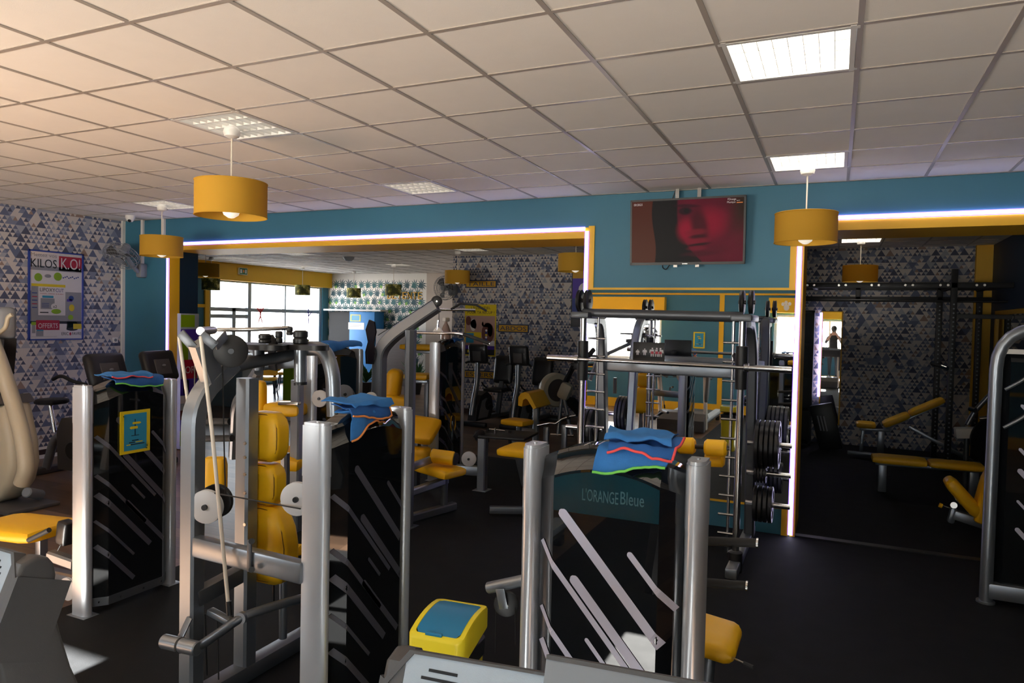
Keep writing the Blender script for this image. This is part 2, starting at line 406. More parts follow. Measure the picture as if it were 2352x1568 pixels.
def tri_mat():
    """wallpaper of triangles: large and small lattices nested in one another"""
    m = bpy.data.materials.new('triangle_wallpaper'); m.use_nodes = True; t = NT(m); p = t.n['Principled BSDF']
    vec, s = t.obj(); S, Hh = 0.128, 0.104
    u0 = t.m('DIVIDE', t.m('ADD', s[0], s[1]), S); v0 = t.m('DIVIDE', s[2], Hh)
    def lattice(k, seed):
        v = t.m('MULTIPLY', v0, k); row = t.m('FLOOR', v); fv = t.m('SUBTRACT', v, row)
        u = t.m('ADD', t.m('MULTIPLY', u0, k), t.m('MULTIPLY', t.m('FLOORED_MODULO', row, 2.0), 0.5))
        fl = t.m('FLOOR', u); fu = t.m('SUBTRACT', u, fl)
        up = t.m('LESS_THAN', t.m('MULTIPLY', t.m('ABSOLUTE', t.m('SUBTRACT', fu, 0.5)), 2.0), t.m('SUBTRACT', 1.0, fv))
        fid = t.m('ADD', t.m('MULTIPLY', fl, up), t.m('MULTIPLY', t.m('FLOOR', t.m('ADD', u, 0.5)), t.m('SUBTRACT', 1.0, up)))
        return up, t.xyz(fid, row, t.m('ADD', t.m('MULTIPLY', up, 17.0), seed))
    navy, blue, gb, lt, br, be = lin(66, 72, 94), lin(92, 101, 128), lin(122, 130, 152), lin(162, 164, 174), lin(150, 126, 112), lin(204, 196, 190)
    def col(up, idv):
        r = t.white(idv)
        cu = t.ramp(r, [(0, navy), (0.28, blue), (0.55, gb), (0.74, lt), (0.85, br), (0.91, be)], 'CONSTANT')
        cd = t.ramp(r, [(0, be), (0.76, lt), (0.86, gb), (0.94, blue)], 'CONSTANT')
        return t.mix(up, cd, cu)
    ub, ib = lattice(1.0, 2.0); us, is_ = lattice(2.0, 9.0)
    small = t.m('GREATER_THAN', t.white(t.xyz(ib, 0, 0) if False else ib), 2.0)
    n = t.new('ShaderNodeVectorMath', operation='ADD'); t.put(n.inputs[0], ib); n.inputs[1].default_value = (31.0, 57.0, 11.0)
    small = t.m('GREATER_THAN', t.white(n.outputs[0]), 0.42)
    c = t.mix(small, col(ub, ib), col(us, is_))
    mott = t.noise(vec, 40.0, 2)
    t.put(p.inputs['Base Color'], t.mix(t.m('MULTIPLY', mott, 0.2), c, lin(130, 130, 145)))
    p.inputs['Roughness'].default_value = 0.75
    return m
M['tri'] = tri_mat()
def camo_mat():
    m = bpy.data.materials.new('leafy_lampshade'); m.use_nodes = True; t = NT(m); p = t.n['Principled BSDF']; vec, s = t.obj()
    t.put(p.inputs['Base Color'], t.ramp(t.noise(vec, 9.0, 2), [(0.38, lin(70, 74, 34)), (0.46, lin(120, 118, 44)), (0.56, lin(196, 188, 120))], 'CONSTANT')); p.inputs['Roughness'].default_value = 0.8
    return m
M['camo'] = camo_mat()
def tv_mat():
    """picture on the screen: a face in crimson light, dark hair, brown ground; x,z of the screen in metres"""
    m = bpy.data.materials.new('tv_picture'); m.use_nodes = True; t = NT(m); p = t.n['Principled BSDF']; vec, s = t.obj()
    u = t.m('DIVIDE', s[0], 1.06); v = t.m('DIVIDE', s[2], 0.60)     # -0.5 .. 0.5
    def ell(cx, cy, rx, ry, soft, rot=0.0):
        dx, dy = t.m('SUBTRACT', u, cx), t.m('SUBTRACT', v, cy); c, si = math.cos(rot), math.sin(rot)
        a = t.m('DIVIDE', t.m('ADD', t.m('MULTIPLY', dx, c), t.m('MULTIPLY', dy, si)), rx); b = t.m('DIVIDE', t.m('SUBTRACT', t.m('MULTIPLY', dy, c), t.m('MULTIPLY', dx, si)), ry)
        return t.step(t.m('SQRT', t.m('ADD', t.m('MULTIPLY', a, a), t.m('MULTIPLY', b, b))), 1.0+soft, 1.0-soft)
    bg = lin(96, 44, 26); dark = lin(18, 14, 18); red = lin(158, 6, 46); deep = lin(66, 3, 22)
    c = t.mix(t.step(v, -0.5, 0.5), lin(92, 48, 34), lin(84, 34, 22))
    right = t.mix(t.noise(t.xyz(u, v, 0.0), 3.0, 1), deep, lin(118, 5, 42))
    hairx = t.m('ADD', -0.30, t.m('MULTIPLY', t.m('SINE', t.m('MULTIPLY', v, 5.0)), -0.02))
    c = t.mix(t.step(t.m('SUBTRACT', u, hairx), 0.0, 0.012), c, dark)
    fx = t.m('ADD', -0.06, t.m('MULTIPLY', v, -0.24))
    c = t.mix(t.step(t.m('SUBTRACT', u, t.m('ADD', -0.08, t.m('MULTIPLY', t.m('POWER', t.m('MAXIMUM', t.m('SUBTRACT', 0.25, v), 0.0), 2.0), 0.42))), -0.012, 0.012), c, right)
    c = t.mix(t.m('MULTIPLY', t.step(u, 0.3, 0.5), t.step(v, -0.4, 0.4)), c, lin(44, 28, 18))
    for (cx, cy, rx, ry, so, ro, col_, k) in ((0.0, 0.02, .07, .16, .6, 0, red, .9), (.22, .12, .12, .2, .7, 0, red, .7), (.12, .08, .07, .26, .5, .1, deep, .9), (.09, -.02, .09, .05, .5, .2, lin(128, 16, 40), .8),
                                               (-.01, .32, .06, .06, .3, -.1, lin(36, 8, 22), .95), (0.0, .32, .022, .035, .3, 0, dark, 1), (.0, .40, .11, .025, .5, -.1, lin(44, 8, 24), .8), (.1, -.09, .07, .03, .5, .1, lin(52, 8, 20), .8),
                                               (.1, -.16, .1, .045, .5, .2, lin(140, 20, 44), .7), (.11, -.215, .1, .02, .5, .2, lin(40, 6, 16), .95), (.1, -.27, .08, .035, .5, .1, lin(124, 14, 42), .7), (.12, -.36, .14, .04, .6, .1, lin(70, 8, 26), .7), (.02, -.44, .05, .05, .4, .4, dark, .9)):
        c = t.mix(t.m('MULTIPLY', ell(cx, cy, rx, ry, so, ro), k), c, col_)
    p.inputs['Base Color'].default_value = (0.01, 0.01, 0.01, 1); p.inputs['Roughness'].default_value = 0.4; p.inputs['Specular IOR Level'].default_value = 0.08
    t.put(p.inputs['Emission Color'], c); p.inputs['Emission Strength'].default_value = 0.6
    return m
M['tv'] = tv_mat()
# ------------------------------------------------------------------ the room shell
CZ = 3.262
RX, BY = 5.2, -2.0            # right wall, window wall behind the treadmills
def slab(name, a, b, m, label=None):
    return struct(name, MB().bb(a, b), m, label=label)
struct('floor', MB().bb((-15, -2.2, -0.1), (RX+.2, 18, 0)), M['wood'], label='brown wood plank floor')
struct('floor_mat', MB().bb((-4.55, 1.75, 0), (RX, 7.4, 0.006)).bb((-2.02, -1.98, 0), (.40, 1.75, 0.006)).bb((-4.75, 7.4, 0), (-1.2, 9.0, 0.006)).bb((-1.2, 7.4, 0), (2.2, 13.0, 0.006)), M['rubber'], label='black rubber gym floor')
slab('trim_1', (-0.32, 7.03, 0.006), (2.2, 7.12, 0.016), M['black'], 'black threshold strip across the doorway')

GX, GY = -1.1453, 3.4147
LIGHTS = [(-0.5453, 3.4147, 1), (-0.5453, 5.8147, 1), (-4.1453, 3.4147, 0), (-4.1453, 5.8147, 0), (-7.7453, 5.8147, 0)]
BX, BYY = 0.0, 11.52
LIGHTS_B = [(0.0, 11.52, 1), (-6.6, 11.52, 0), (-13.2, 12.12, 0), (-10.2, 14.52, 0), (-13.2, 14.52, 0), (-10.8, 11.52, 0)]
def ceiling_part(name, x0, x1, y0, y1, ox, oy, holes):
    q = MB(); g = MB(); cut = lambda a, b, o: sorted({a, b} | {round(o+0.6*k, 4) for k in range(-60, 60) if a < o+0.6*k < b})
    xs, ys = cut(x0, x1, ox), cut(y0, y1, oy)
    hs = {(round(a, 2), round(b, 2)) for a, b, _ in holes}
    for a, b in zip(xs, xs[1:]):
        for c, d in zip(ys, ys[1:]):
            if (round(a, 2), round(c, 2)) in hs: continue
            q.quad((a, c, CZ), (a, d, CZ), (b, d, CZ), (b, c, CZ))
    for a in xs: g.bb((a-.012, y0, CZ-.005), (a+.012, y1, CZ+.02))
    for b in ys: g.bb((x0, b-.012, CZ-.0045), (x1, b+.012, CZ+.02))
    struct(name, q, M['tile'], smooth=0, label='suspended ceiling of square off-white tiles'); struct(name+'_grid', g, M['tbar'], smooth=0, label='metal grid between the ceiling tiles')
ceiling_part('ceiling', -9.44, RX, BY, 7.03, GX, GY, LIGHTS)
ceiling_part('ceiling_back', -14.6, 2.2, 7.53, 17.7, BX, BYY, LIGHTS_B)
slab('ceiling_slab', (-15, -2.2, CZ+.14), (RX+.2, 18, CZ+.24), M['grey'])
# walls ---------------------------------------------------------------
slab('wall_left', (-9.6, BY, 0), (-9.44, 7.03, CZ), M['tri'], 'wallpaper of blue and cream triangles')
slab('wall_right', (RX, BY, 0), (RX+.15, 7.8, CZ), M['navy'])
WIN = [(-6.4, -3.6), (-1.2, 0.8)]
WZ0, WZ1 = 1.12, 2.2
w = MB(); px_ = -9.6
w.bb((-9.6, -2.2, 0), (RX+.15, BY, WZ0)); w.bb((-9.6, -2.2, WZ1), (RX+.15, BY, CZ+.1))
for a, b in WIN+[(RX+.15, 0)]:
    w.bb((px_, -2.2, WZ0), (a, BY, WZ1)); px_ = b
struct('wall_back', w, M['teal'], label='teal wall with windows behind the treadmills')
for k, (a, b) in enumerate(WIN):
    f = MB()
    for x in (a+.03, (a+b)/2, b-.03): f.bb((x-.03, -2.14, WZ0), (x+.03, -2.06, WZ1))
    for z in (WZ0+.03, WZ1-.03): f.bb((a, -2.145, z-.03), (b, -2.055, z+.03))
    f.bb((a-.05, BY-.05, WZ0-.04), (b+.05, BY+.1, WZ0))
    o = struct('window_%d' % (k+1), f, M['whitepaint'])
    p = MB().bb((a+.05, -2.11, WZ0+.05), (b-.05, -2.10, WZ1-.05)).build('pane', M['pane'], o)
    slab('trim_%d' % (20+k), (a-.1, BY, WZ1+.03), (b+.1, BY+.22, WZ1+.34), M['yellow'], 'yellow box pelmet above a window')
t = MB()
t.bb((-9.44, BY, 2.6), (RX, BY+.02, 2.64)); t.bb((-9.44, BY, 0.88), (RX, BY+.02, 0.94)); t.bb((-9.44, BY, 0), (RX, BY+.02, 0.2))
for x in (-2.28, 1.75, -6.9): t.bb((x-.05, BY, 0), (x+.05, BY+.022, 2.62))
struct('trim_30', t, M['yellow'], label='yellow painted trim on the window wall')

PY, PT = 7.03, 7.75
p = MB()
p.bb((-9.6, PY, 0), (-8.52, 7.53, CZ)); p.bb((-8.52, PY, 2.91), (-2.36, PT, CZ)); p.bb((-2.36, PY, 0), (-.33, PT, CZ)); p.bb((-.33, PY, 2.93), (2.2, PT, CZ)); p.bb((2.2, PY, 0), (RX+.15, PT, CZ)); p.bb((-9.6, PY, CZ), (RX+.15, PT, CZ+.14))
struct('wall_front', p, M['teal'], label='teal partition wall with two wide openings')
for k, (a, b) in enumerate([((-8.52, PY-.004, 0), (-8.512, 7.21, 2.91)), ((-8.52, 7.21, 0), (-8.514, 7.53, 2.91)), ((-8.512, PY-.004, 2.82), (-2.36, PT, 2.91)), ((-2.40, PY-.012, 0), (-2.36, PT, 2.93)), ((-2.36, PY-.012, 2.305), (-2.295, PY, 2.945)),
                            ((-.405, PY-.012, 2.305), (-.33, PY, 2.945)), ((-.33, PY-.012, 0), (-.285, PT, 2.945)), ((-.285, PY-.004, 2.825), (2.2, PT, 2.93)), ((-2.36, PY-.018, 2.285), (-.33, PY, 2.308)), ((-.405, PY-.02, 0.0), (-.345, PY, .27)), ((-2.36, PY-.018, .25), (-.33, PY, .272))]):
    slab('trim_%d' % (k+2), a, b, M['navy'] if k == 1 else M['yellow'])
slab('wall_far', (-7.33, 13.0, 0), (2.3, 13.2, CZ), M['tri'], 'far wallpapered wall of blue and cream triangles')
slab('trim_40', (1.93, 12.9, 0), (2.15, 13.0, CZ), M['yellow'], 'yellow pilaster in the far corner')
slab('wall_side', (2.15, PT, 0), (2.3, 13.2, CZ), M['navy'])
slab('wall_light_stop', (-1.35, PT, 0), (-1.2, 13.0, CZ), M['teal'])  # unseen wall added to keep the right room dark
slab('baseboard_far', (-7.33, 12.985, 0), (-1.35, 13.0, .1), M['wooddark'])
b_ = MB().bb((-9.44, BY, 0), (-9.425, 7.03, .05)).bb((-9.44, BY, .12), (-9.425, 7.03, .15)); struct('baseboard_left', b_, M['whitepaint'])
slab('baseboard_side', (-9.44, BY, .05), (-9.43, 7.03, .12), M['wooddark'])
slab('trim_41', (-9.44, 6.985, 0), (-9.405, 7.03, CZ), M['whitepaint'], 'pale corner strip between wallpaper and teal wall')
# back left room ------------------------------------------------------
j = MB(); j.mat(M['whitepaint']).bb((-14.6, 17.7, 0), (-10.85, 17.85, CZ))
def leaf_lobes(s):
    """a palm-like leaf: curved fingers fanned around a body, pointing down to the stem"""
    out = []; n = 9
    for k in range(n):
        a = -0.35+(PI+0.7)*k/(n-1); L = s*(0.72+0.36*math.sin(PI*k/(n-1))); b = a+.16*(1 if k > n/2 else -1); w = .12
        out.append([(0.12*s*math.cos(a-.5), 0.12*s*math.sin(a-.5)), (.6*L*math.cos(a-w), .6*L*math.sin(a-w)), (L*math.cos(b), L*math.sin(b)), (.6*L*math.cos(a+w*1.4), .6*L*math.sin(a+w*1.4)), (0.12*s*math.cos(a+.5), 0.12*s*math.sin(a+.5))])
    return out, [(-.40*s, .14*s), (-.3*s, -.2*s), (-.03*s, -.52*s), (.06*s, -.5*s), (.3*s, -.2*s), (.40*s, .14*s), (0, .34*s)]
rr = random.Random(3)
for r in range(13):
    for c in range(16):
        x = -14.45+c*0.235+(0.117 if r % 2 else 0); z = 0.2+r*0.245
        if x > -10.98 or x < -14.42 or z > 3.12: continue
        q = rr.random(); s_ = 0.185*rr.uniform(.9, 1.12); an = rr.choice((-1.1, -.5, .1, .5, .9)); ca, sa = math.cos(an), math.sin(an)
        lobes, body = leaf_lobes(s_); top = M['leafa'] if q > .4 else M['leafb']
        tw = lambda pl: [(a*ca-b*sa, a*sa+b*ca) for a, b in pl]
        j.mat(M['leafc'] if q > .72 else top); j.prism(tw(body), (x, 17.7, z), X_, Z_, 0.0, 0.002); j.mat(top)
        for lb in lobes: j.prism(tw(lb), (x, 17.7, z), X_, Z_, 0.0, 0.003)
struct('wall_jungle', j, None, smooth=0, label='white wallpaper with green monstera leaves')
slab('wall_beige', (-10.85, 17.7, 0), (-7.2, 17.85, CZ), M['beigewall'])
slab('wall_return', (-7.33, 13.2, 0), (-7.2, 17.7, CZ), M['beigewall'])
WX = -14.4
YW = [(-14.400, 13.082, 2.167)[1], (-14.400, 14.485, 2.207)[1], (-14.400, 15.852, 2.246)[1], (-14.400, 17.429, 2.291)[1]]
w = MB(); w.bb((-14.6, 7.43, 0), (WX, YW[0], CZ)); w.bb((-14.6, YW[3], 0), (WX, 17.7, CZ)); w.bb((-14.6, YW[0], 2.86), (WX, YW[3], CZ)); w.bb((-14.6, YW[0], 0), (WX, YW[3], .06)); w.bb((-14.6, 7.43, 0), (-9.5, 7.53, CZ))
struct('wall_window', w, M['teal'])
slab('trim_42', (WX, YW[0]-1.6, 2.82), (WX+.14, 17.69, CZ), M['yellow'], 'yellow pelmet above the far window')
t = MB(); t.bb((WX, YW[0]-.16, 0), (WX+.05, YW[0]-.02, 2.82)); t.bb((WX, YW[0]-.62, 0), (WX+.05, YW[0]-.48, 2.82)); t.bb((WX, YW[0]-.5, 2.1), (WX+.045, YW[0]-.1, 2.18)); struct('trim_43', t, M['yellow'])
f = MB()
for y, wd in ((YW[0]+.05, .1), (YW[1], .12), (YW[2], .05), (YW[3]-.05, .12)): f.bb((WX-.14, y-wd/2, .06), (WX-.04, y+wd/2, 2.86))
f.bb((WX-.14, YW[0], 2.02), (WX-.05, YW[3], 2.12)); f.bb((WX-.14, YW[0], 2.78), (WX-.05, YW[3], 2.86)); f.bb((WX-.14, YW[0], .06), (WX-.05, YW[3], .16)); f.bb((WX-.135, YW[0], 1.84), (WX-.055, YW[1], 1.94))
ym = YW[0]+(YW[1]-YW[0])*.62; f.bb((WX-.13, ym-.06, .06), (WX-.05, ym+.06, 2.1))
o = struct('window_9', f, M['lgrey']); MB().bb((WX-.10, YW[0], .1), (WX-.095, YW[3], 2.84)).build('pane', M['pane'], o)

slab('floor_light_blocker', (-40, 2, -.2), (-14.62, 40, -.1), M['blocker_dark'], 'added dark slab outside the far window that blocks upward light')  # slab added to keep low sky light off the back room ceiling
# ------------------------------------------------------------------ ceiling lights
def ceiling_light(lit, label):
    r = thing('ceiling_light', label, 'ceiling light', group='recessed ceiling lights', local=True)
    f = MB(); a = .286
    for s in (-1, 1): f.bb((s*a, -.3, .0), (s*.262, .3, -.006)); f.bb((-.3, s*a, 0), (.3, s*.262, -.006))
    for s in (-1, 1): f.bb((s*.274, -.274, .0), (s*.264, .274, .1)); f.bb((-.274, s*.274, 0), (.274, s*.264, .1))
    f.build('housing', M['whitepaint'], r, smooth=0)
    l = MB()
    for k in range(1, 8): x = -.264+.066*k; l.prism([(-.004, .045), (.004, .045), (.0012, 0), (-.0012, 0)], (x, -.264, 0), X_, Z_, -.528, 0)
    for k in range(1, 4): y = -.264+.132*k; l.prism([(-.008, .055), (.008, .055), (.002, 0), (-.002, 0)], (-.264, y, 0), Y_, Z_, 0, .528)
    l.build('louvre', M['louver'], r, smooth=0)
    MB().bb((-.266, -.266, .09), (.266, .266, .095)).build('diffuser', M['lampon'] if lit else M['lamphalf'], r)
    return r
L1 = ceiling_light(1, 'brightly lit louvred ceiling light nearest the camera on the right'); L0 = ceiling_light(0, 'dim louvred ceiling light behind the largest yellow pendant')
labs = {(-0.5453, 5.8147): 'lit louvred ceiling light behind the pendant by the television', (-4.1453, 5.8147): 'louvred ceiling light close above the teal lintel, no pendant in front', (-7.7453, 5.8147): 'dim ceiling light above the small pendant by the wall fan'}
labb = ['lit ceiling light in the dark room right of the television', 'ceiling light above the pendant by the TAILLE sign', 'ceiling light in the back room nearest the purple drinks machine', 'ceiling light above the leafy pendant before the DETENTE letters', 'ceiling light above the leafy pendant in front of the far window', 'ceiling light glowing on the tiles in the middle of the back room']
first = {1: L1, 0: L0}; used = {1: 0, 0: 0}
for k, (x, y, on) in enumerate(LIGHTS+LIGHTS_B):
    lab = labb[k-len(LIGHTS)] if k >= len(LIGHTS) else labs.get((x, y))
    if not used[on]: o = first[on]; used[on] = 1; o.location = (x+.3, y+.3, CZ)
    else: dup(first[on], (x+.3, y+.3, CZ), 0, lab)

# ------------------------------------------------------------------ pendants
def pendant(label, shade='shade', r=.24, h=.235, drop=.39, group='yellow drum pendants'):
    o = thing('pendant_lamp', label, 'pendant lamp', group=group, local=True)
    MB().lathe([(.028, 0), (.05, -.015), (.058, -.04), (.05, -.07), (.02, -.085)], n=20).build('ceiling_rose', M['white'], o)
    MB().cyl((0, 0, -.08), (0, 0, -drop-.03), .006, n=8).build('cord', M['cord'], o)
    s = MB(); z1, z0 = -drop, -drop-h
    s.lathe([(r, z1), (r, z0), (r-.004, z0), (r-.004, z1), (r, z1)], n=48, cap=False)
    sh = s.build('shade', M[shade], o)
    b = MB(); b.tube([(r*math.cos(2*PI*k/40), r*math.sin(2*PI*k/40), z1) for k in range(40)], .004, n=6, closed=True); b.tube([(r*math.cos(2*PI*k/40), r*math.sin(2*PI*k/40), z0) for k in range(40)], .004, n=6, closed=True)
    for k in range(3): a = 2*PI*k/3; b.cyl((0, 0, z1-.03), (r*math.cos(a), r*math.sin(a), z1-.002), .003, n=6)
    b.build('rim', M[shade], sh)
    MB().cyl((0, 0, z1-.02), (0, 0, z1-.1), .022, n=16).build('lamp_holder', M['white'], o)
    MB().lathe([(.014, z1-.09), (.025, z1-.11), (.055, z1-.155), (.062, z1-.19), (.05, z1-.225), (.02, z1-.245), (.001, z1-.249)], n=20, cap=False).build('bulb', M['bulb'], o)
    return o
P0 = pendant('largest yellow drum pendant, hung low on the left'); P0.location = (-3.88, 3.71, CZ)
for (x, y, lab) in [(-7.50, 6.09, 'small yellow pendant beside the wall fan, in front of the left glowing strip'), (-0.25, 6.26, 'yellow pendant hanging right of the television'), (0.30, 11.75, 'yellow pendant in the dark room right of the television'), (-6.63, 11.93, 'yellow pendant partly over the TAILLE sign'),
                    (*(-3.270, 9.200, 2.747)[:2], 'yellow pendant partly hidden by the right jamb of the wide opening'), (*(-10.664, 9.600, 2.755)[:2], 'yellow pendant just inside the left end of the wide opening')]:
    dup(P0, (x, y, CZ), 0, lab)
C0 = pendant('leafy green pendant just below the first yellow one in the back room', 'camo', .20, .26, .5, 'leafy patterned pendants'); C0.location = (-13.24, 12.08, CZ)
for (x, y, lab) in [(-13.05, 14.97, 'leafy green pendant in front of the far bright window'), (-9.98, 14.72, 'leafy green pendant directly above the DETENTE letters'), (-12.6, 16.6, 'smallest leafy green pendant left of the DETENTE letters')]:
    dup(C0, (x, y, CZ), 0, lab)

# ------------------------------------------------------------------ glowing strips
def led(a, b, axis_out, label):
    o = thing('led_strip', label, 'light strip', a, group='glowing strips around the openings')
    a, b = Vector(a), Vector(b); d = (b-a).normalized(); n = Vector(axis_out); s = d.cross(n)
    MB().beam(a, b, .03, .018, .004, n).build('tube', M['ledwhite'], o)
    e = MB()
    for k in (-1, 1): e.beam(a+s*k*.019, b+s*k*.019, .007, .014, 0, n)
    e.build('edging', M['ledhalo'], o)  # violet halo around the strip, imitated by thin glowing bars
led((-8.52, PY-.012, .02), (-8.52, PY-.012, 2.88), (0, -1, 0), 'upright glowing strip at the left end of the wide opening')
led((-8.50, PY-.012, 2.905), (-2.40, PY-.012, 2.915), (0, -1, 0), 'long level glowing strip above the wide opening')
led((-2.375, PY-.02, .02), (-2.375, PY-.02, 2.89), (0, -1, 0), 'upright glowing strip behind the left post of the rack')
led((-.325, PY-.02, .02), (-.325, PY-.02, 2.90), (0, -1, 0), 'upright glowing strip right of the wall mirror')
led((-.31, PY-.02, 2.935), (2.2, PY-.02, 2.935), (0, -1, 0), 'level glowing strip above the right doorway')
# ------------------------------------------------------------------ weight towers
STRIPES = [(-.17, 1.26, .62, .036), (.09, 1.14, .30, .022), (-.30, 1.17, .68, .022), (-.12, 1.02, .60, .036), (-.30, .92, .56, .022), (-.30, .80, .62, .034), (-.06, .80, .16, .016), (-.10, .70, .48, .03), (-.30, .62, .42, .018), (-.30, .46, .42, .03)]
def tower(T, root, H=1.48, Wd=.62, clear=False, brand=False, posts=True, dx=0.0, flat=False, dim=False):
    """weight stack cover: rounded posts, glossy cover with bevelled sides and arched top, stripes, foot strip.  Faces local -y."""
    hw = Wd/2; pw = .068; inner = hw-pw/2-.004; cw = inner-.075; fy = -.085
    def fx(x):
        a = abs(x); return fy if a <= cw else fy+(a-cw)/(inner-cw)*.062
    def tz(x): return (H+.028-.075*(x/inner)**2) if not flat else H
    if posts:
        for s in (-1, 1):
            P = MB(T); prof = []
            sec = [(-pw/2, .055), (-pw/2, -.03), (-pw*.36, -.055), (-pw*.14, -.067), (pw*.14, -.067), (pw*.36, -.055), (pw/2, -.03), (pw/2, .055)]
            P.sweep([(s*hw, 0, .008), (s*hw, 0, H-.24)], sec, up=(0, 1, 0)); 
            po = P.build('post', M['postsilver'], root, smooth=60)
            C = MB(T); sec2 = [(a*1.04, b*1.03) for a, b in sec]
            C.sweep([(s*hw, 0, H-.24), (s*hw, 0, H-.012)], sec2, up=(0, 1, 0)); C.sweep([(s*hw, 0, H-.012), (s*hw, 0, H)], [(a*.93, b*.93) for a, b in sec], up=(0, 1, 0)); C.cyl((s*hw, -.0, H-.001), (s*hw, 0, H+.005), .008, n=10)
            C.build('cap', M['postsilver'], po, smooth=60)
            F = MB(T); F.box((s*hw, 0, .004), (pw+.04, .17, .008), .003); F.build('foot_plate', M['silver'], po)
    n = 24; xs = sorted({-inner+2*inner*k/n for k in range(n+1)} | {-cw, cw})
    g = MB(T); ring = []
    for x in xs:
        f = fx(x); z = tz(x)
        ring.append([(x, .05, .05), (x, f, .05), (x, f, z-.085), (x, f+.02, z-.05), (x, f+.028, z-.012), (x, f+.04, z), (x, .05, z)])
    m = 7; vs = [p for r in ring for p in r]; fs = []
    for i in range(len(ring)-1):
        for k in range(m): k2 = (k+1) % m; fs.append([i*m+k, i*m+k2, (i+1)*m+k2, (i+1)*m+k])
    fs.append(list(range(m))); fs.append([(len(ring)-1)*m+k for k in range(m)][::-1])
    g.add(vs, fs); cov = g.build('cover', M['clearcover'] if brand else M['gloss'], root, smooth=22)
    st = MB(T)
    for (x0, z0, L, wd) in STRIPES:
        x0 += dx; z0 *= H/1.48; L *= .94; d = Vector((.66, 0, -.75)); nn = Vector((.75, 0, .66)); N = 70; row = []
        for k in range(N+1):
            c = Vector((x0, 0, z0))+d*(L*k/N); e = wd/2
            q_ = k*L/N; e *= math.sqrt(max(.05, 1-max(0, 1-q_/e)**2))
            a, b = c+nn*e, c-nn*e
            row.append((a, b))
        for (a, b), (c, d2) in zip(row, row[1:]):
            q = [a, b, d2, c]
            if any(abs(p.x) > inner-.004 or p.z < .1 or p.z > tz(p.x)-.18 for p in q): continue
            st.add([(p.x, fx(p.x)-.0032, p.z) for p in q], [[0, 1, 2, 3]])
    st.build('stripe_pattern', M['shadestripe'] if dim else M['stripe'], cov, smooth=0)
    k = MB(T); pts = [(-inner, fx(inner)-.004), (-cw, fy-.004), (cw, fy-.004), (inner, fx(inner)-.004)]
    for (a, b) in zip(pts, pts[1:]): k.add([(a[0], a[1], .045), (b[0], b[1], .045), (b[0], b[1], .1), (a[0], a[1], .1), (a[0], a[1]+.006, .045), (b[0], b[1]+.006, .045), (b[0], b[1]+.006, .1), (a[0], a[1]+.006, .1)], [[0, 1, 2, 3], [4, 5, 6, 7], [3, 2, 6, 7], [0, 1, 5, 4]])
    ks = k.build('foot_strip', M['darksilver'], root, smooth=0)
    sc = MB(T)
    for x in (-inner+.03, -.12, .05, .19): sc.cyl((x, fx(x)-.003, .072), (x, fx(x)-.009, .072), .007, n=10)
    sc.build('screw', M['chrome'], ks)
    if brand:
        b = MB(T)
        for x0, x1 in zip(xs, xs[1:]):
            if abs(x0) <= cw+.001 and abs(x1) <= cw+.001:
                b.add([(x0, fy-.003, 1.255+.0), (x1, fy-.003, 1.255), (x1, fy-.003, tz(x1)-.095), (x0, fy-.003, tz(x0)-.095), (x0, fy, 1.255), (x1, fy, 1.255), (x1, fy, tz(x1)-.095), (x0, fy, tz(x0)-.095)], [[0, 1, 2, 3], [3, 2, 6, 7], [0, 1, 5, 4]])
        bd = b.build('brand_band', M['band'], cov, smooth=0)
        tx = MB(T); tx.text("L'ORANGE", (-.085, fy-.0035, 1.305), X_, Z_, .045, .135, .0012); tx.text("Bleue", (.058, fy-.0035, 1.308), X_, Z_, .046, .085, .0012); tx.build('lettering', M['emboss'], cov, smooth=0)
    return cov
def wheel(root, c, axis, r, t, mat='pulley', name='pulley', hub='black'):
    a = Vector(axis).normalized(); c = Vector(c)
    F = MB(); F.lathe([(r*.2, -t/2), (r*.9, -t/2), (r, -t*.38), (r*.93, 0), (r, t*.38), (r*.9, t/2), (r*.2, t/2)], c, a, 32)
    o = F.build(name, M[mat], root)
    MB().cyl(c-a*(t/2+.012), c+a*(t/2+.012), r*.17, n=12).build('hub', M[hub], o); return o
def cables(root, segs, r=.0035):
    for a in segs: MB().tube(a, r, n=6).build('cable', M['cable'], root)

# --- tower with the instruction card, by the wood floor
Ta = TR(-4.335, 3.27) @ RZ(PI/2)
A = thing('weight_machine', 'black striped weight tower with yellow instruction card and towel, left of the pec deck', 'weight machine', (-4.335, 3.27, .006), group='selectorised gym machines')
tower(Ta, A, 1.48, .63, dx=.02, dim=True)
MB().rtube([(-4.469, 3.000, 0.297), (-4.723, 3.000, 0.314)], .07, .07, 0).build('beam', M['silver'], A)
MB().rtube([(-4.42, 3.25, .06), (-5.5, 3.2, .06)], .08, .08, 0).build('base_beam', M['silver'], A)
MB().beam((-5.15, 3.2, .1), (-5.15, 3.2, .4), .06, .06).build('seat_post', M['silver'], A)
sd = MB(); sd.pad((-5.12, 3.06, .43), (.62, .42, .10), (0, -.03, .1), .05); sd.build('seat', M['vinyl'], A)
MB().tube([(-4.717, 2.850, 0.459), (-4.510, 2.850, 0.555)], .016).build('handle', M['softblack'], A)
MB().pad((-4.648, 3.050, 0.467), (.10, .09, .16), (0, .15, 0), .02).build('leg_pad', M['black'], A)
wheel(A, (-4.522, 2.980, 0.130), (0, 1, 0), .075, .02)
cables(A, [[(-4.624, 3.000, 0.403), (-4.678, 3.000, 0.330), (-4.692, 3.000, 0.275)]])

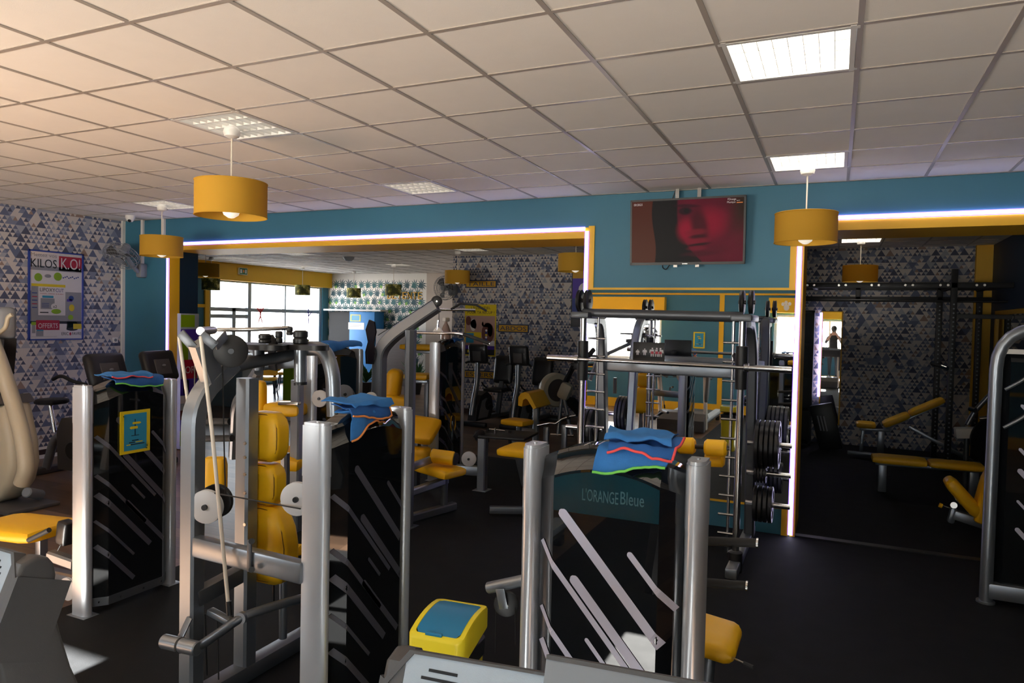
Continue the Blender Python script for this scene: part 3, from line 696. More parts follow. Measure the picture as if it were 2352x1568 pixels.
# --- pec deck
B = thing('weight_machine', 'silver pec deck with three yellow back pads and black cam plates, centre left', 'weight machine', (-2.5, 2.85, .006), group='selectorised gym machines')
Tb = TR(-2.09, 2.84) @ RZ(PI/2)
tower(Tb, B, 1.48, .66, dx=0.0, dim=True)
LX, LY = -2.85, 2.5
MB().rtube([(LX, LY, .01), (LX, LY, 1.53), (LX+.02, LY+.22, 1.70)], .095, .085, .20, (0, 1, 0)).build('frame_post', M['silver'], B)
MB().tube([(LX+.01, LY+.14, 1.63), (LX+.03, 2.75, 1.69), (-2.843, 3.250, 1.731)], .034, .15).build('top_tube', M['darksilver'], B)
MB().beam((-2.814, 2.490, 0.819), (-2.137, 2.490, 0.800), .06, .10, .012).build('cross_bar', M['silver'], B)
u = MB(); u.box((-2.429, 2.452, 0.840), (.026, .012, .15), .005); u.build('clamp_plate', M['darksilver'], B)
ub = MB(); ub.cyl((-2.405, 2.440, 0.914), (-2.385, 2.420, 0.923), .014, n=10); ub.build('bolt', M['black'], B)
ub = MB(); ub.cyl((-2.403, 2.440, 0.783), (-2.383, 2.420, 0.793), .014, n=10); ub.build('bolt', M['black'], B)
IP = (-2.8, 2.8)
MB().rtube([(IP[0], IP[1], .1), (IP[0], IP[1], 1.62)], .09, .09, 0).build('back_post', M['silver'], B)
for py in (1018, 1050, 1089, 1132, 1204):
    p = (-2.764, 2.752, 1.286) if py == 1018 else ((-2.763, 2.752, 1.213) if py == 1050 else ((-2.762, 2.752, 1.125) if py == 1089 else ((-2.761, 2.752, 1.027) if py == 1132 else (-2.759, 2.752, 0.863))))
    MB().cyl(p, (p[0], p[1]-.006, p[2]), .009, n=10).build('bolt', M['steel'], B)
MB().box((IP[0], IP[1], .06), (.1, 1.6, .09), .015).build('base_beam', M['darksilver'], B)
MB().beam((LX+.02, LY, .55), (IP[0]-.0, IP[1]+.02, .60), .07, .08).build('link_beam', M['darksilver'], B)
def back_pad(name, p0, p1, w, t, taper=1.0):
    """upright pad behind the post between two heights, with a seam"""
    z0, z1 = p0, p1; c = (IP[0]+.03, IP[1]+.05+t/2, (z0+z1)/2)
    g = MB(); bm = bmesh.new(); bmesh.ops.create_cube(bm, size=1); bmesh.ops.subdivide_edges(bm, edges=bm.edges[:], cuts=7, use_grid_fill=True)
    for v in bm.verts:
        a, b, cc = v.co.x*2, v.co.y*2, v.co.z*2
        k = max(0, abs(cc)-.35)/.65; wx = 1-(1-taper)*(max(0, cc) if taper < 1 else 0)-.28*k*k
        e = max(0, abs(a)-.6)/.4; ez = max(0, abs(cc)-.8)/.2
        v.co = Vector((a*w/2*wx, b*t/2*(1-.35*e*e)*(1-.35*ez*ez), cc*(z1-z0)/2*(1-.05*e*e)))+Vector(c)
    g.bm(bm); o = g.build(name, M['vinyl'], B, smooth=80)
    s = MB(); pts = []
    for k in range(28):
        a = 2*PI*k/28; ca, sa = math.cos(a), math.sin(a); ca = math.copysign(abs(ca)**.55, ca); sa = math.copysign(abs(sa)**.55, sa)
        kz = max(0, abs(sa*.9)-.35)/.65; pts.append((c[0]+ca*w/2*(1-.28*kz*kz)*(1-(1-taper)*max(0, sa))*.93, c[1]-t*.36, c[2]+sa*(z1-z0)/2*.94))
    s.tube(pts, .003, n=6, closed=True); s.build('seam', M['seam'], o); return o
zz = [(-2.800, 2.900, 1.432)[2], (-2.796, 2.900, 1.171)[2], (-2.796, 2.900, 1.156)[2], (-2.793, 2.900, 0.937)[2], (-2.824, 2.900, 0.930)[2], (-2.818, 2.900, 0.516)[2]]
back_pad('back_pad', zz[1], zz[0], .24, .12); back_pad('back_pad', zz[3], zz[2], .21, .12); back_pad('seat_back', zz[5], zz[4], .36, .14, .8)
for x in (640, 652): pass
MB().cyl((-2.748, 2.950, 0.505), (-2.746, 2.950, 0.392), .008, n=8).build('seat_rod', M['chrome'], B)
MB().cyl((-2.708, 2.980, 0.533), (-2.703, 2.980, 0.184), .022, n=14).build('seat_rod', M['silver'], B)
# cam head
CP = (-2.902, 3.000, 1.778); CQ = (-2.756, 3.150, 1.780)
for nm, c, r1, r2 in (('cam_plate', CP, .23, .12), ('cam_plate', CQ, .26, .12)):
    poly = [(r1*math.cos(a)*(1 if math.cos(a) < 0 else 1.0), r2*math.sin(a)) for a in [2*PI*k/30 for k in range(30)]]
    MB().prism(poly, c, Vector((.91, -.41, 0)), Vector((.41, .91, 0)), -.014, .014).build(nm, M['black'], B)
MB().tube([(-2.963, 2.750, 1.870), (-2.830, 2.800, 1.873), (-2.702, 3.000, 1.885)], .011).build('push_rod', M['steel'], B)
for (p, r, h, mt) in (((-2.756, 3.150, 1.792), .042, .07, 'black'), ((-2.877, 3.000, 1.796), .035, .045, 'black'), ((-2.823, 3.050, 1.797), .02, .06, 'black'), ((-2.701, 3.000, 1.845), .018, .04, 'black')):
    MB().lathe([(r*.8, 0), (r, .006), (r, h*.4), (r*.85, h*.5), (r, h*.6), (r, h), (r*.7, h+.008)], p, n=20).build('bearing', M[mt], B)
MB().cyl((-2.756, 3.150, 1.772), (-2.753, 3.150, 1.575), .035, n=18, bev=.004).build('pivot', M['silver'], B)
MB().cyl((-2.753, 3.150, 1.575), (-2.752, 3.150, 1.560), .037, n=18).build('pivot_ring', M['black'], B)
MB().cyl((-2.921, 3.000, 1.765), (-2.919, 3.000, 1.644), .032, n=18).build('pivot', M['darksilver'], B)
MB().tube([(-2.550, 3.200, 1.393), (-2.567, 3.200, 1.650), (-2.627, 3.200, 1.771), (-2.800, 3.200, 1.764)], .042, .12).build('arch_tube', M['silver'], B)
MB().beam((-2.997, 3.100, 1.665), (-2.798, 3.200, 1.684), .06, .06).build('head_beam', M['darksilver'], B)
hp = MB(); hp.prism([(-.05, -.11), (.05, -.11), (.02, -.02), (.05, .05), (-.02, .09), (-.07, .02)], (-2.861, 3.050, 1.754), Vector((.9, -.4, 0)), Z_, -.006, .006); hp.build('arm_plate', M['black'], B)
# slanted stub with brackets and the two pale rods
MB().rtube([(LX+.02, LY+.1, 1.62), (-2.808, 2.500, 1.815)], .11, .07, 0, (1, 0, 0)).build('stub', M['silver'], B)
for a, b in (((412, 762), (442, 798)), ): pass
br = MB(); br.beam((-2.885, 2.450, 1.858), (-2.814, 2.470, 1.784), .012, .045, .004, (0, 0, 1)); br.build('bracket', M['darksilver'], B)
br = MB(); br.beam((-2.713, 2.420, 1.855), (-2.660, 2.460, 1.800), .012, .045, .004); br.beam((-2.660, 2.460, 1.800), (-2.690, 2.550, 1.854), .012, .045, .004); br.build('bracket', M['darksilver'], B)
MB().tube([(-2.718, 2.420, 1.871), (-2.831, 2.600, 1.871)], .02).build('hinge_pin', M['steel'], B)
MB().tube([(-2.894, 2.450, 1.841), (-2.930, 2.560, 1.372), (-2.968, 2.620, 0.581)], .008).build('pull_rod', M['cord'], B)
MB().tube([(-2.715, 2.420, 1.846), (-2.634, 2.420, 1.384), (-2.522, 2.420, 0.592)], .009).build('pull_rod', M['cord'], B)
MB().tube([(-2.523, 2.420, 0.622), (-2.516, 2.420, 0.558)], .013).build('rod_end', M['black'], B)
wheel(B, (-2.733, 2.620, 1.770), (.75, -.65, .0), .082, .03, 'black', 'pulley', 'darksilver')
wheel(B, (-2.886, 2.680, 1.764), (.75, -.65, .0), .055, .04, 'black', 'pulley', 'darksilver')
wheel(B, (-2.754, 2.500, 1.016), (.3, -.95, .0), .082, .03); wheel(B, (-2.821, 2.620, 1.008), (.3, -.95, 0), .085, .035, 'black')
wheel(B, (-2.237, 2.550, 1.108), (.3, -.95, 0), .078, .03)
cables(B, [[(-2.703, 2.500, 1.088), (-2.175, 2.500, 1.081)], [(-2.788, 2.620, 1.693), (-2.774, 2.620, 1.344), (-2.759, 2.620, 1.038)], [(-2.729, 2.550, 0.450), (-2.719, 2.550, 0.147)], [(-2.812, 2.550, 0.456), (-2.796, 2.550, 0.151)]])
# arm pad seen beyond the frame, its arm
MB().pad((-3.620, 3.350, 0.862), (.15, .09, .34), (0, 0, .5), .035).build('arm_pad', M['vinyl'], B)
MB().rtube([(-2.919, 3.000, 1.644), (-3.401, 3.300, 1.385), (-3.498, 3.380, 1.033)], .05, .06, .1).build('swing_arm', M['silver'], B)
for py in (967, 1004):
    a, b = (((-3.662, 3.300, 1.263), (-3.444, 3.300, 1.278)) if py == 967 else ((-3.660, 3.300, 1.151), (-3.424, 3.300, 1.175)))
    MB().cyl(a, b, .021, n=16).build('grip', M['softblack'], B)
    MB().cyl(Vector(a)-Vector((.018, 0, 0)), a, .022, n=16).build('grip_end', M['silver'], B)
MB().rtube([(-3.081, 3.400, 0.854), (-3.084, 3.400, 1.099)], .05, .05, 0).build('swing_arm', M['silver'], B)
# foot lever and rollers low down
MB().cyl((-2.898, 2.380, 0.371), (-2.670, 2.380, 0.382), .034, n=20, bev=.005).build('foot_roller', M['silver'], B)
MB().cyl((-2.787, 2.380, 0.375), (-2.775, 2.380, 0.376), .036, n=20).build('ring', M['softblack'], B)
MB().beam((-2.805, 2.450, 0.477), (-2.816, 2.400, 0.388), .045, .008, .002).build('strap_plate', M['silver'], B)
MB().tube([(-2.701, 2.400, 0.371), (-2.610, 2.440, 0.442), (-2.519, 2.500, 0.521), (-2.443, 2.660, 0.534), (-2.384, 2.780, 0.538)], .022, .1).build('foot_lever', M['darksilver'], B)
MB().cyl((-2.520, 2.490, 0.514), (-2.523, 2.510, 0.514), .028, n=16).build('collar', M['silver'], B)
MB().box((-2.715, 2.550, 0.464), (.14, .04, .03), .004, (0, .2, 0)).build('lever_bracket', M['silver'], B)

# --- abs machine with the clear striped cover, centre right
Cm = thing('weight_machine', 'weight tower with clear striped cover facing the camera, right of the swing-lid bin', 'weight machine', (-.735, 2.53, .006), group='selectorised gym machines')
Tc = TR(-.735, 2.53)
tower(Tc, Cm, 1.48, .62, brand=True)
MB().cyl((-1.298, 2.650, 0.825), (-1.129, 2.650, 0.888), .024, n=20, bev=.004).build('side_arm', M['silver'], Cm)
MB().beam((-1.227, 2.620, 0.844), (-1.207, 2.620, 0.764), .005, .04, .002, (1, 0, 0)).build('pulley_plate', M['silver'], Cm)
wheel(Cm, (-1.214, 2.660, 0.770), (.35, -.93, 0), .052, .025, 'black', 'pulley', 'steel')
cables(Cm, [[(-1.262, 2.660, 0.745), (-1.260, 2.660, 0.550)], [(-1.174, 2.660, 0.761), (-1.168, 2.660, 0.607)]], .002)
MB().tube([(-.735, 2.62, .06), (-.735, 3.9, .06)], .04).build('base_beam', M['silver'], Cm)
MB().rtube([(-.72, 2.62, .06), (-.72, 2.62, 1.38), (-.70, 3.05, 1.42)], .07, .07, .15, (0, 1, 0)).build('rear_post', M['silver'], Cm)
for a, b in (((-0.480, 3.100, 0.997), (-0.265, 3.100, 1.047)), ((-0.475, 3.100, 0.822), (-0.301, 3.100, 0.860))):
    MB().cyl(Vector(a)-Vector((.25, 0, 0)), b, .019, n=16).build('handle', M['softblack'], Cm)
    MB().cyl(Vector(b)-Vector((.008, 0, 0)), b, .021, n=16).build('handle_cap', M['steel'], Cm)
MB().rtube([(-.70, 2.65, .62), (-.70, 3.1, .66)], .05, .05, 0).build('handle_beam', M['darksilver'], Cm)
for a, b, r in (((-0.612, 3.100, 1.425), (-0.535, 3.100, 1.429), .036), ((-0.496, 3.100, 1.427), (-0.403, 3.100, 1.430), .036), ((-0.501, 3.160, 1.369), (-0.420, 3.160, 1.374), .036)):
    MB().cyl(a, b, r, n=22, bev=.01).build('shoulder_roller', M['vinyl'], Cm)
MB().cyl((-0.623, 3.100, 1.423), (-0.392, 3.100, 1.433), .010, n=10).build('roller_axle', M['black'], Cm)
g = MB(); g.pad((-0.477, 3.280, 0.538), (.26, .30, .10), (.05, .12, 0), .05); g.build('seat', M['vinyl'], Cm)
MB().cyl((-0.478, 3.300, 0.469), (-.50, 3.3, .05), .03, n=14).build('seat_post', M['darksilver'], Cm)
MB().tube([(-0.407, 3.200, 0.507), (-0.306, 3.150, 0.505)], .005, n=8).build('seat_lever', M['steel'], Cm)
MB().tube([(-0.313, 3.150, 0.507), (-0.273, 3.140, 0.502)], .009, n=8).build('lever_grip', M['softblack'], Cm)

# --- far tower of the left row and its arms
MY = (-4.330, 5.091, 0.861)[1]; MH = (-4.330, 5.076, 1.633)[2]
D = thing('weight_machine', 'dark weight tower behind the pec deck, blue towel folded on top', 'weight machine', (-4.33, MY+.3, .006), group='selectorised gym machines')
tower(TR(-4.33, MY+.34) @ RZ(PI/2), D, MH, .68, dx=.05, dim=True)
wheel(D, (-4.146, 5.000, 1.220), (.2, -1, 0), .075, .03); wheel(D, (-3.962, 5.100, 1.262), (.9, -.4, 0), .085, .03, 'grey'); wheel(D, (-3.887, 5.400, 1.201), (.5, -.85, 0), .06, .03)
MB().rtube([(-4.36, 4.95, .02), (-4.36, 4.95, (-4.396, 4.950, 1.377)[2])], .10, .08, 0).build('frame_post', M['silver'], D)
MB().beam((-4.36, 4.95, .06), (-4.36, 5.9, .06), .08, .08).build('base_beam', M['silver'], D)
MB().pad((-4.507, 5.000, 1.105), (.36, .3, .12), (0, 0, .2), .045).build('seat', M['vinyl'], D)
MB().beam((-4.481, 4.860, 1.168), (-4.254, 4.860, 1.184), .05, .03).build('seat_rail', M['steel'], D)
MB().box((-4.455, 5.000, 1.053), (.08, .08, .1), .01).build('seat_post', M['darksilver'], D)
MB().pad((-4.535, 5.000, 0.656), (.42, .40, .12), (.12, .1, .3), .04).build('leg_pad', M['vinyl'], D)
MB().pad((-4.822, 4.900, 1.145), (.24, .12, .42), (0, 0, .2), .05).build('back_pad', M['vinyl'], D)
MB().cyl((-3.921, 4.400, 0.074), (-3.814, 4.400, 0.090), .045, n=18, bev=.01).build('roller', M['vinyl'], D)
# --- third tower with lat pulldown
NY = (-4.350, 7.330, 0.546)[1]; NH = (-4.350, 7.290, 1.668)[2]
E_ = thing('weight_machine', 'tall black weight tower with spray bottle on top, in front of the FESSIERS sign', 'weight machine', (-4.35, NY+.3, .006), group='selectorised gym machines')
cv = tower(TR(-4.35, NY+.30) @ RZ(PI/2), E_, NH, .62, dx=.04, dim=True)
# brand ring and card on the cover
pl = MB(TR(-4.35, NY+.30) @ RZ(PI/2)); pl.bb((-.13, -.091, NH-.52), (-.04, -.088, NH-.25)); pl.build('instruction_card', M['darksilver'], cv)
rg = MB(TR(-4.35, NY+.30) @ RZ(PI/2))
for s in (-1, 1): rg.tube([(-.0+s*(.015+.045*math.sin(a)), -.09, NH-1.0+.10*math.cos(a)) for a in [PI*(.12+.76*k/12) for k in range(13)]], .007, n=6)
rg.build('emblem', M['goldletter'], cv)
MB().beam((-4.30, 7.1, .22), (-3.66, 7.19, .22), .09, .11, .015).build('base_beam', M['silver'], E_)
MB().rtube([(-3.62, 7.19, .01), (-3.62, 7.19, .60)], .10, .10, 0).build('front_post', M['silver'], E_)
MB().box((-3.62, 7.19, .006), (.17, .17, .01), .002).build('foot_plate', M['silver'], E_)
MB().box((-3.45, 7.45, .62), (.62, .55, .03), .008, (0, 0, .1)).build('foot_table', M['black'], E_)
MB().beam((-3.38, 7.55, .6), (-3.25, 7.62, .02), .09, .12).build('front_leg', M['darksilver'], E_)
wheel(E_, (-3.76, 7.12, .36), (.3, -.95, 0), .085, .03)
wheel(E_, (-3.668, 7.200, 0.625), (.9, -.4, 0), .07, .04, 'black')
for a, b in (((-3.714, 7.500, 0.501), (-3.718, 7.500, 0.656)), ((-3.424, 7.500, 0.512), (-3.428, 7.500, 0.665))): MB().cyl(a, b, .018, n=12).build('row_peg', M['softblack'], E_)
MB().tube([(-3.695, 7.500, 0.658), (-3.490, 7.500, 0.655)], .008).build('row_bar', M['chrome'], E_)
MB().tube([(-3.597, 7.450, 0.683), (-3.599, 7.450, 0.544)], .012).build('row_handle', M['chrome'], E_)

# --- lat pulldown with the inclined beam
Fm = thing('lat_pulldown', 'lat pulldown with inclined silver beam and long bar, yellow seat and roller', 'weight machine', (-3.8, 5.9, .006), group='selectorised gym machines')
pA, pB = (-4.150, 5.899, 1.641), (-3.588, 6.050, 2.079)
MB().rtube([(pA[0], pA[1], .02), (pA[0], pA[1], pA[2]-.02), (pA[0]+(pB[0]-pA[0])*.25, pA[1]+(pB[1]-pA[1])*.25, pA[2]+(pB[2]-pA[2])*.32), pB], .12, .11, .2, (0, 1, 0)).build('beam', M['silver'], Fm)
MB().rtube([(-3.58, 5.58, .01), (-3.58, 5.58, (-3.599, 5.580, 1.840)[2])], .10, .10, 0, bev=.03).build('front_post', M['darksilver'], Fm)
MB().box((-3.58, 5.58, .006), (.16, .16, .01), .002).build('foot_plate', M['darksilver'], Fm)
wheel(Fm, (-3.589, 6.050, 2.122), (.5, -.86, 0), .055, .03, 'black', 'pulley', 'steel')
cables(Fm, [[(-4.150, 5.866, 1.772), (-3.590, 6.000, 2.146)], [(-3.563, 6.050, 2.066), (-3.560, 6.050, 1.938)]])
kb = MB(); kb.prism([(-.05, -.22), (.03, -.22), (.06, -.12), (.03, -.02), (.06, .1), (.04, .2), (-.02, .22), (-.06, .12), (-.03, 0), (-.06, -.1)], (-4.200, 5.820, 1.706), X_, Z_, -.012, .012); kb.build('side_shield', M['purple_gloss'], Fm)
MB().tube([(-3.565, 6.050, 1.937), (-3.569, 6.050, 1.864), (-3.578, 6.050, 1.838)], .012).build('snap_hook', M['chrome'], Fm)
hk = MB(); hk.prism([(-.07, 0), (.07, 0), (.05, .02), (.02, .045), (-.02, .045), (-.05, .02)], (-3.568, 6.050, 1.821), Vector((.95, -.3, 0)), Z_, -.01, .01); hk.build('bar_yoke', M['white'], Fm)
MB().tube([(-3.946, 6.000, 1.807), (-3.304, 6.050, 1.812), (-3.148, 6.100, 1.757), (-3.025, 6.120, 1.722)], .014, .05).build('pull_bar', M['chrome'], Fm)
MB().tube([(-3.285, 6.050, 1.808), (-3.035, 6.120, 1.726)], .018).build('bar_grip', M['softblack'], Fm)
MB().tube([(-3.725, 6.300, 2.048), (-3.551, 6.400, 2.048), (-3.392, 6.500, 2.048)], .014).build('hanging_bar', M['chrome'], Fm)
MB().tube([(-3.595, 6.350, 2.051), (-3.512, 6.400, 2.111), (-3.383, 6.500, 2.102), (-3.286, 6.550, 2.042)], .012).build('angled_handle', M['softblack'], Fm)
MB().rtube([(-3.62, 5.6, .30), (-3.50, 6.15, .34)], .07, .07, 0).build('seat_beam', M['silver'], Fm)
MB().rtube([(-3.62, 5.6, .06), (-3.46, 6.25, .06)], .08, .08, 0).build('base_beam', M['darksilver'], Fm)
MB().cyl((-3.5, 6.12, .08), (-3.5, 6.12, .40), .035, n=14).build('seat_post', M['darksilver'], Fm)
MB().pad((-3.536, 6.080, 0.454), (.44, .34, .085), (0, .08, -.2), .035).build('seat', M['vinyl'], Fm)
MB().cyl((-3.603, 6.020, 0.596), (-3.382, 6.100, 0.575), .07, n=24, bev=.012).build('thigh_roller', M['vinyl'], Fm)
MB().cyl((-3.386, 6.100, 0.574), (-3.362, 6.100, 0.572), .062, n=20).build('roller_end', M['softblack'], Fm)
MB().beam((-3.625, 5.700, 0.539), (-3.590, 6.000, 0.562), .05, .07, .01).build('roller_arm', M['silver'], Fm)
# ------------------------------------------------------------------ smith machine against the mirror
MIR = thing('wall_mirror', 'large wall mirror on the pillar behind the barbell rack', 'mirror', (-1.35, 7.03, 1.28))
MB().bb((-2.36, 7.012, .272), (-.345, 7.022, 2.286)).build('glass', M['mirror'], MIR)
SM = thing('smith_machine', 'grey smith machine with chrome barbell in front of the wall mirror', 'barbell rack', (-1.3, 6.1, .006))
for sx, X0 in ((-1, -1.975), (1, -.665)):
    MB().beam((X0, 5.55, .06), (X0, 6.9, .06), .09, .08, .012).build('base_beam', M['silver'], SM)
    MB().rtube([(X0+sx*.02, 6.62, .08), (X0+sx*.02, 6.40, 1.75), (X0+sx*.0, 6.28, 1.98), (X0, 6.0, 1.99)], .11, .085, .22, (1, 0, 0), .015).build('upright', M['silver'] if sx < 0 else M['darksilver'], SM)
    MB().cyl((X0, 5.8, .1), (X0, 5.8, 2.0), .027, n=18).build('guide_rod', M['steel'], SM)
    MB().lathe([(.055, .006), (.055, .16), (.04, .17)], (X0, 5.8, 0), n=20).build('stopper', M['black'], SM)
    r = MB(); r.cyl((X0-sx*.085, 5.95, .1), (X0-sx*.085, 5.95, 2.0), .012, n=12); rk = r.build('rack_rod', M['steel'], SM)
    for k in range(11):
        z = .26+.155*k; MB().cyl((X0-sx*.16, 5.93, z), (X0-sx*.0, 5.93, z), .010, n=10).build('rung', M['steel'], SM)
    MB().box((X0, 5.95, 2.01), (.16, .55, .055), .015).build('head_plate', M['darksilver'], SM)
    for k in (-1, 1):
        wheel(SM, (X0+k*.035+sx*.02, 5.86, 2.135), (1, 0, 0), .095, .035, 'black', 'head_pulley', 'black')
    MB().cyl((X0, 5.8, 1.45), (X0, 5.8, 1.79), .047, n=22, bev=.004).build('carriage', M['black'], SM)
    MB().beam((X0, 5.8, 1.6), (X0-sx*.07, 5.9, 1.72), .03, .04).build('catch_hook', M['black'], SM)
    for z in (.94, .685, .42):
        MB().cyl((X0, 6.42, z), (X0+sx*.36, 6.42, z), .024, n=14).build('storage_peg', M['chrome'], SM)
MB().cyl((-1.98, 5.8, 2.03), (-.66, 5.8, 2.02), .038, n=18).build('top_tube', M['darksilver'], SM)
MB().beam((-2.0, 6.45, 1.56), (-.64, 6.45, 1.54), .08, .12, .015).build('cross_beam', M['silver'], SM)
MB().box((-1.30, 6.405, 1.575), (.06, .004, .016), .001).build('badge', M['white'], SM)
bs = MB(); bs.cyl((-1.98, 6.3, .07), (-.66, 6.3, .07), .03, n=12); bs.build('base_tie', M['darksilver'], SM)
bar = thing('barbell', 'chrome barbell with thick sleeves held in the smith machine', 'barbell', (-1.3, 5.72, 1.63))
MB().cyl((-2.02, 5.72, 1.634), (-.62, 5.72, 1.626), .0155, n=16).build('shaft', M['chrome'], bar)
for a, b in (((-2.0, 5.72, 1.634), (-2.27, 5.72, 1.636)), ((-.62, 5.72, 1.626), (-.29, 5.72, 1.624))):
    MB().cyl(a, b, .026, n=20, bev=.003).build('sleeve', M['chrome'], bar)
    d = (Vector(b)-Vector(a)).normalized(); MB().cyl(Vector(a)-d*.015, Vector(a)+d*.02, .036, n=20, bev=.003).build('collar', M['chrome'], bar)
sg = thing('placard', 'black exercise placard with small figures behind the barbell', 'sign', (-1.49, 6.36, 1.59))
sp = (-1.538, 6.360, 1.692)
MB().box(sp, (.29, .012, .175), .006).build('board', M['black'], sg)
MB().box((sp[0]-.03, 6.39, sp[2]-.05), (.05, .06, .03), .003).build('clip', M['black'], sg)
def figure(mb, x, z, h, red=False):
    y = sp[1]-.0075; mb.mat(M['print_w'])
    pr = lambda poly: mb.prism([(a*h, b*h) for a, b in poly], (x, y, z), X_, Z_, 0, .001)
    pr([(-.09, .84), (.09, .84), (.09, 1), (-.09, 1)]); pr([(-.2, .45), (.2, .45), (.26, .8), (-.26, .8)]); pr([(-.36, .42), (-.25, .42), (-.22, .8), (-.3, .78)]); pr([(.25, .42), (.36, .42), (.3, .78), (.22, .8)])
    pr([(-.19, 0), (-.05, 0), (-.02, .44), (-.2, .44)]); pr([(.05, 0), (.19, 0), (.2, .44), (.02, .44)])
    if red: mb.mat(M['print_r']); y -= .0005; mb.prism([(-.17*h, .3*h), (.17*h, .3*h), (.15*h, .6*h), (-.15*h, .6*h)], (x, y, z), X_, Z_, 0, .001)
fg = MB(); figure(fg, sp[0]-.1, sp[2]-.03, .05); figure(fg, sp[0]-.035, sp[2]-.03, .06); figure(fg, sp[0]+.035, sp[2]-.04, .08, True); figure(fg, sp[0]+.075, sp[2]-.04, .08, True); figure(fg, sp[0]+.108, sp[2]-.04, .08, True); fg.build('print', None, sg, smooth=0)
# weight plates on the pegs
def plate(r, t, label):
    o = thing('weight_plate', label, 'weight plate', group='weight plates on the rack pegs', local=True)
    p = MB(); p.lathe([(.026, -t/2), (r*.35, -t/2), (r*.38, -t*.28), (r*.78, -t*.28), (r*.82, -t/2), (r*.97, -t/2), (r, -t*.35), (r, t*.35), (r*.97, t/2), (r*.82, t/2), (r*.78, t*.28), (r*.38, t*.28), (r*.35, t/2), (.026, t/2), (.026, -t/2)], (0, 0, 0), (1, 0, 0), 36, cap=False); p.build('disc', M['iron'], o)
    h = MB(); h.lathe([(.026, -t/2-.002), (.034, -t/2-.002), (.034, t/2+.002), (.026, t/2+.002), (.026, -t/2-.002)], (0, 0, 0), (1, 0, 0), 20, cap=False); h.build('bush', M['steel'], o)
    return o
protos = {}
def put_plate(r, t, loc, label):
    k = (r, t)
    if k not in protos: protos[k] = plate(r, t, label); protos[k].location = loc
    else: dup(protos[k], loc, 0, label)
ordn = ['innermost', 'second', 'third', 'fourth', 'outermost']
for k in range(5): put_plate(.205, .036, (-.665+.085+k*.04, 6.42, .94), 'large black plate, %s on the upper right peg of the smith machine' % ordn[k])
for k in range(4): put_plate(.085, .02, (-.665+.075+k*.026, 6.42, .685), 'small black plate, %s on the middle right peg of the smith machine' % (ordn[k] if k < 3 else ordn[4]))
for k in range(4): put_plate(.155, .034, (-.665+.085+k*.04, 6.42, .42), 'medium black plate, %s on the lowest right peg of the smith machine' % (ordn[k] if k < 3 else ordn[4]))
for k in range(3): put_plate(.205, .036, (-1.975-.085-k*.04, 6.42, .94), 'large black plate, %s on the upper left peg of the smith machine' % (ordn[k] if k < 2 else ordn[4]))
for k in range(4): put_plate(.155, .034, (-1.975-.085-k*.04, 6.42, .42), 'medium black plate, %s on the lowest left peg of the smith machine' % (ordn[k] if k < 3 else ordn[4]))

# ------------------------------------------------------------------ preacher bench, its neighbours in the back
PB = thing('preacher_bench', 'grey preacher curl bench with yellow arm pad and yellow seat', 'bench', (-3.9, 8.8, .006))
g = MB(); g.prism([(-.20, -.02), (-.20, .09), (-.165, .145), (-.11, .165), (-.05, .15), (.06, -.03), (.02, -.055), (-.07, .07), (-.10, .08), (-.13, .06), (-.145, -.03)], (-3.595, 8.550, 0.844), X_, Z_, -.52, 0); g.build('arm_pad', M['vinyl'], PB, smooth=40)
MB().rtube([(-3.663, 8.850, 0.780), (-3.651, 8.850, 0.276)], .08, .06, 0).build('post', M['silver'], PB)
MB().rtube([(-3.843, 8.700, 0.547), (-3.835, 8.700, 0.223)], .07, .05, 0).build('post', M['silver'], PB)
MB().beam((-3.850, 8.720, 0.467), (-3.655, 8.850, 0.442), .05, .08).build('tie_beam', M['silver'], PB)
MB().beam((-3.873, 8.700, 0.190), (-3.523, 9.000, 0.164), .06, .07).build('base_beam', M['darksilver'], PB)
MB().pad((-3.825, 8.600, 0.596), (.36, .30, .085), (0, 0, -.15), .035).build('seat', M['vinyl'], PB)
for a in (1255, 1297):
    p = (-3.524, 8.900, 0.518) if a == 1255 else (-3.262, 8.900, 0.569)
    MB().beam((p[0], p[1], .01), p, .07, .06).build('rack_post', M['silver'], PB)
ez = thing('curl_bar', 'bent chrome curl bar resting on the preacher bench rack', 'barbell', (-3.300, 8.800, 0.637))
MB().tube([(-3.597, 8.750, 0.549), (-3.434, 8.780, 0.593), (-3.353, 8.780, 0.588), (-3.270, 8.800, 0.651), (-3.186, 8.820, 0.690), (-3.090, 8.840, 0.712)], .014, .02).build('shaft', M['chrome'], ez)
MB().cyl((-3.198, 8.820, 0.683), (-3.168, 8.820, 0.691), .03, n=16).build('collar', M['iron'], ez)
SB = thing('abdominal_bench', 'low yellow padded bench left of the striped clear tower', 'bench', (-2.6, 6.2, .006))
sb_ = (-2.783, 6.400, 0.671)
MB().pad(sb_, (.42, .34, .085), (.12, -.05, -.25), .035).build('seat', M['vinyl'], SB)
MB().cyl((sb_[0]+.04, sb_[1], .02), (sb_[0]+.04, sb_[1], sb_[2]-.03), .025, n=12).build('post', M['darksilver'], SB)
MB().beam((sb_[0]-.3, sb_[1]-.1, .06), (sb_[0]+.5, sb_[1]+.3, .06), .06, .07).build('base_beam', M['darksilver'], SB)

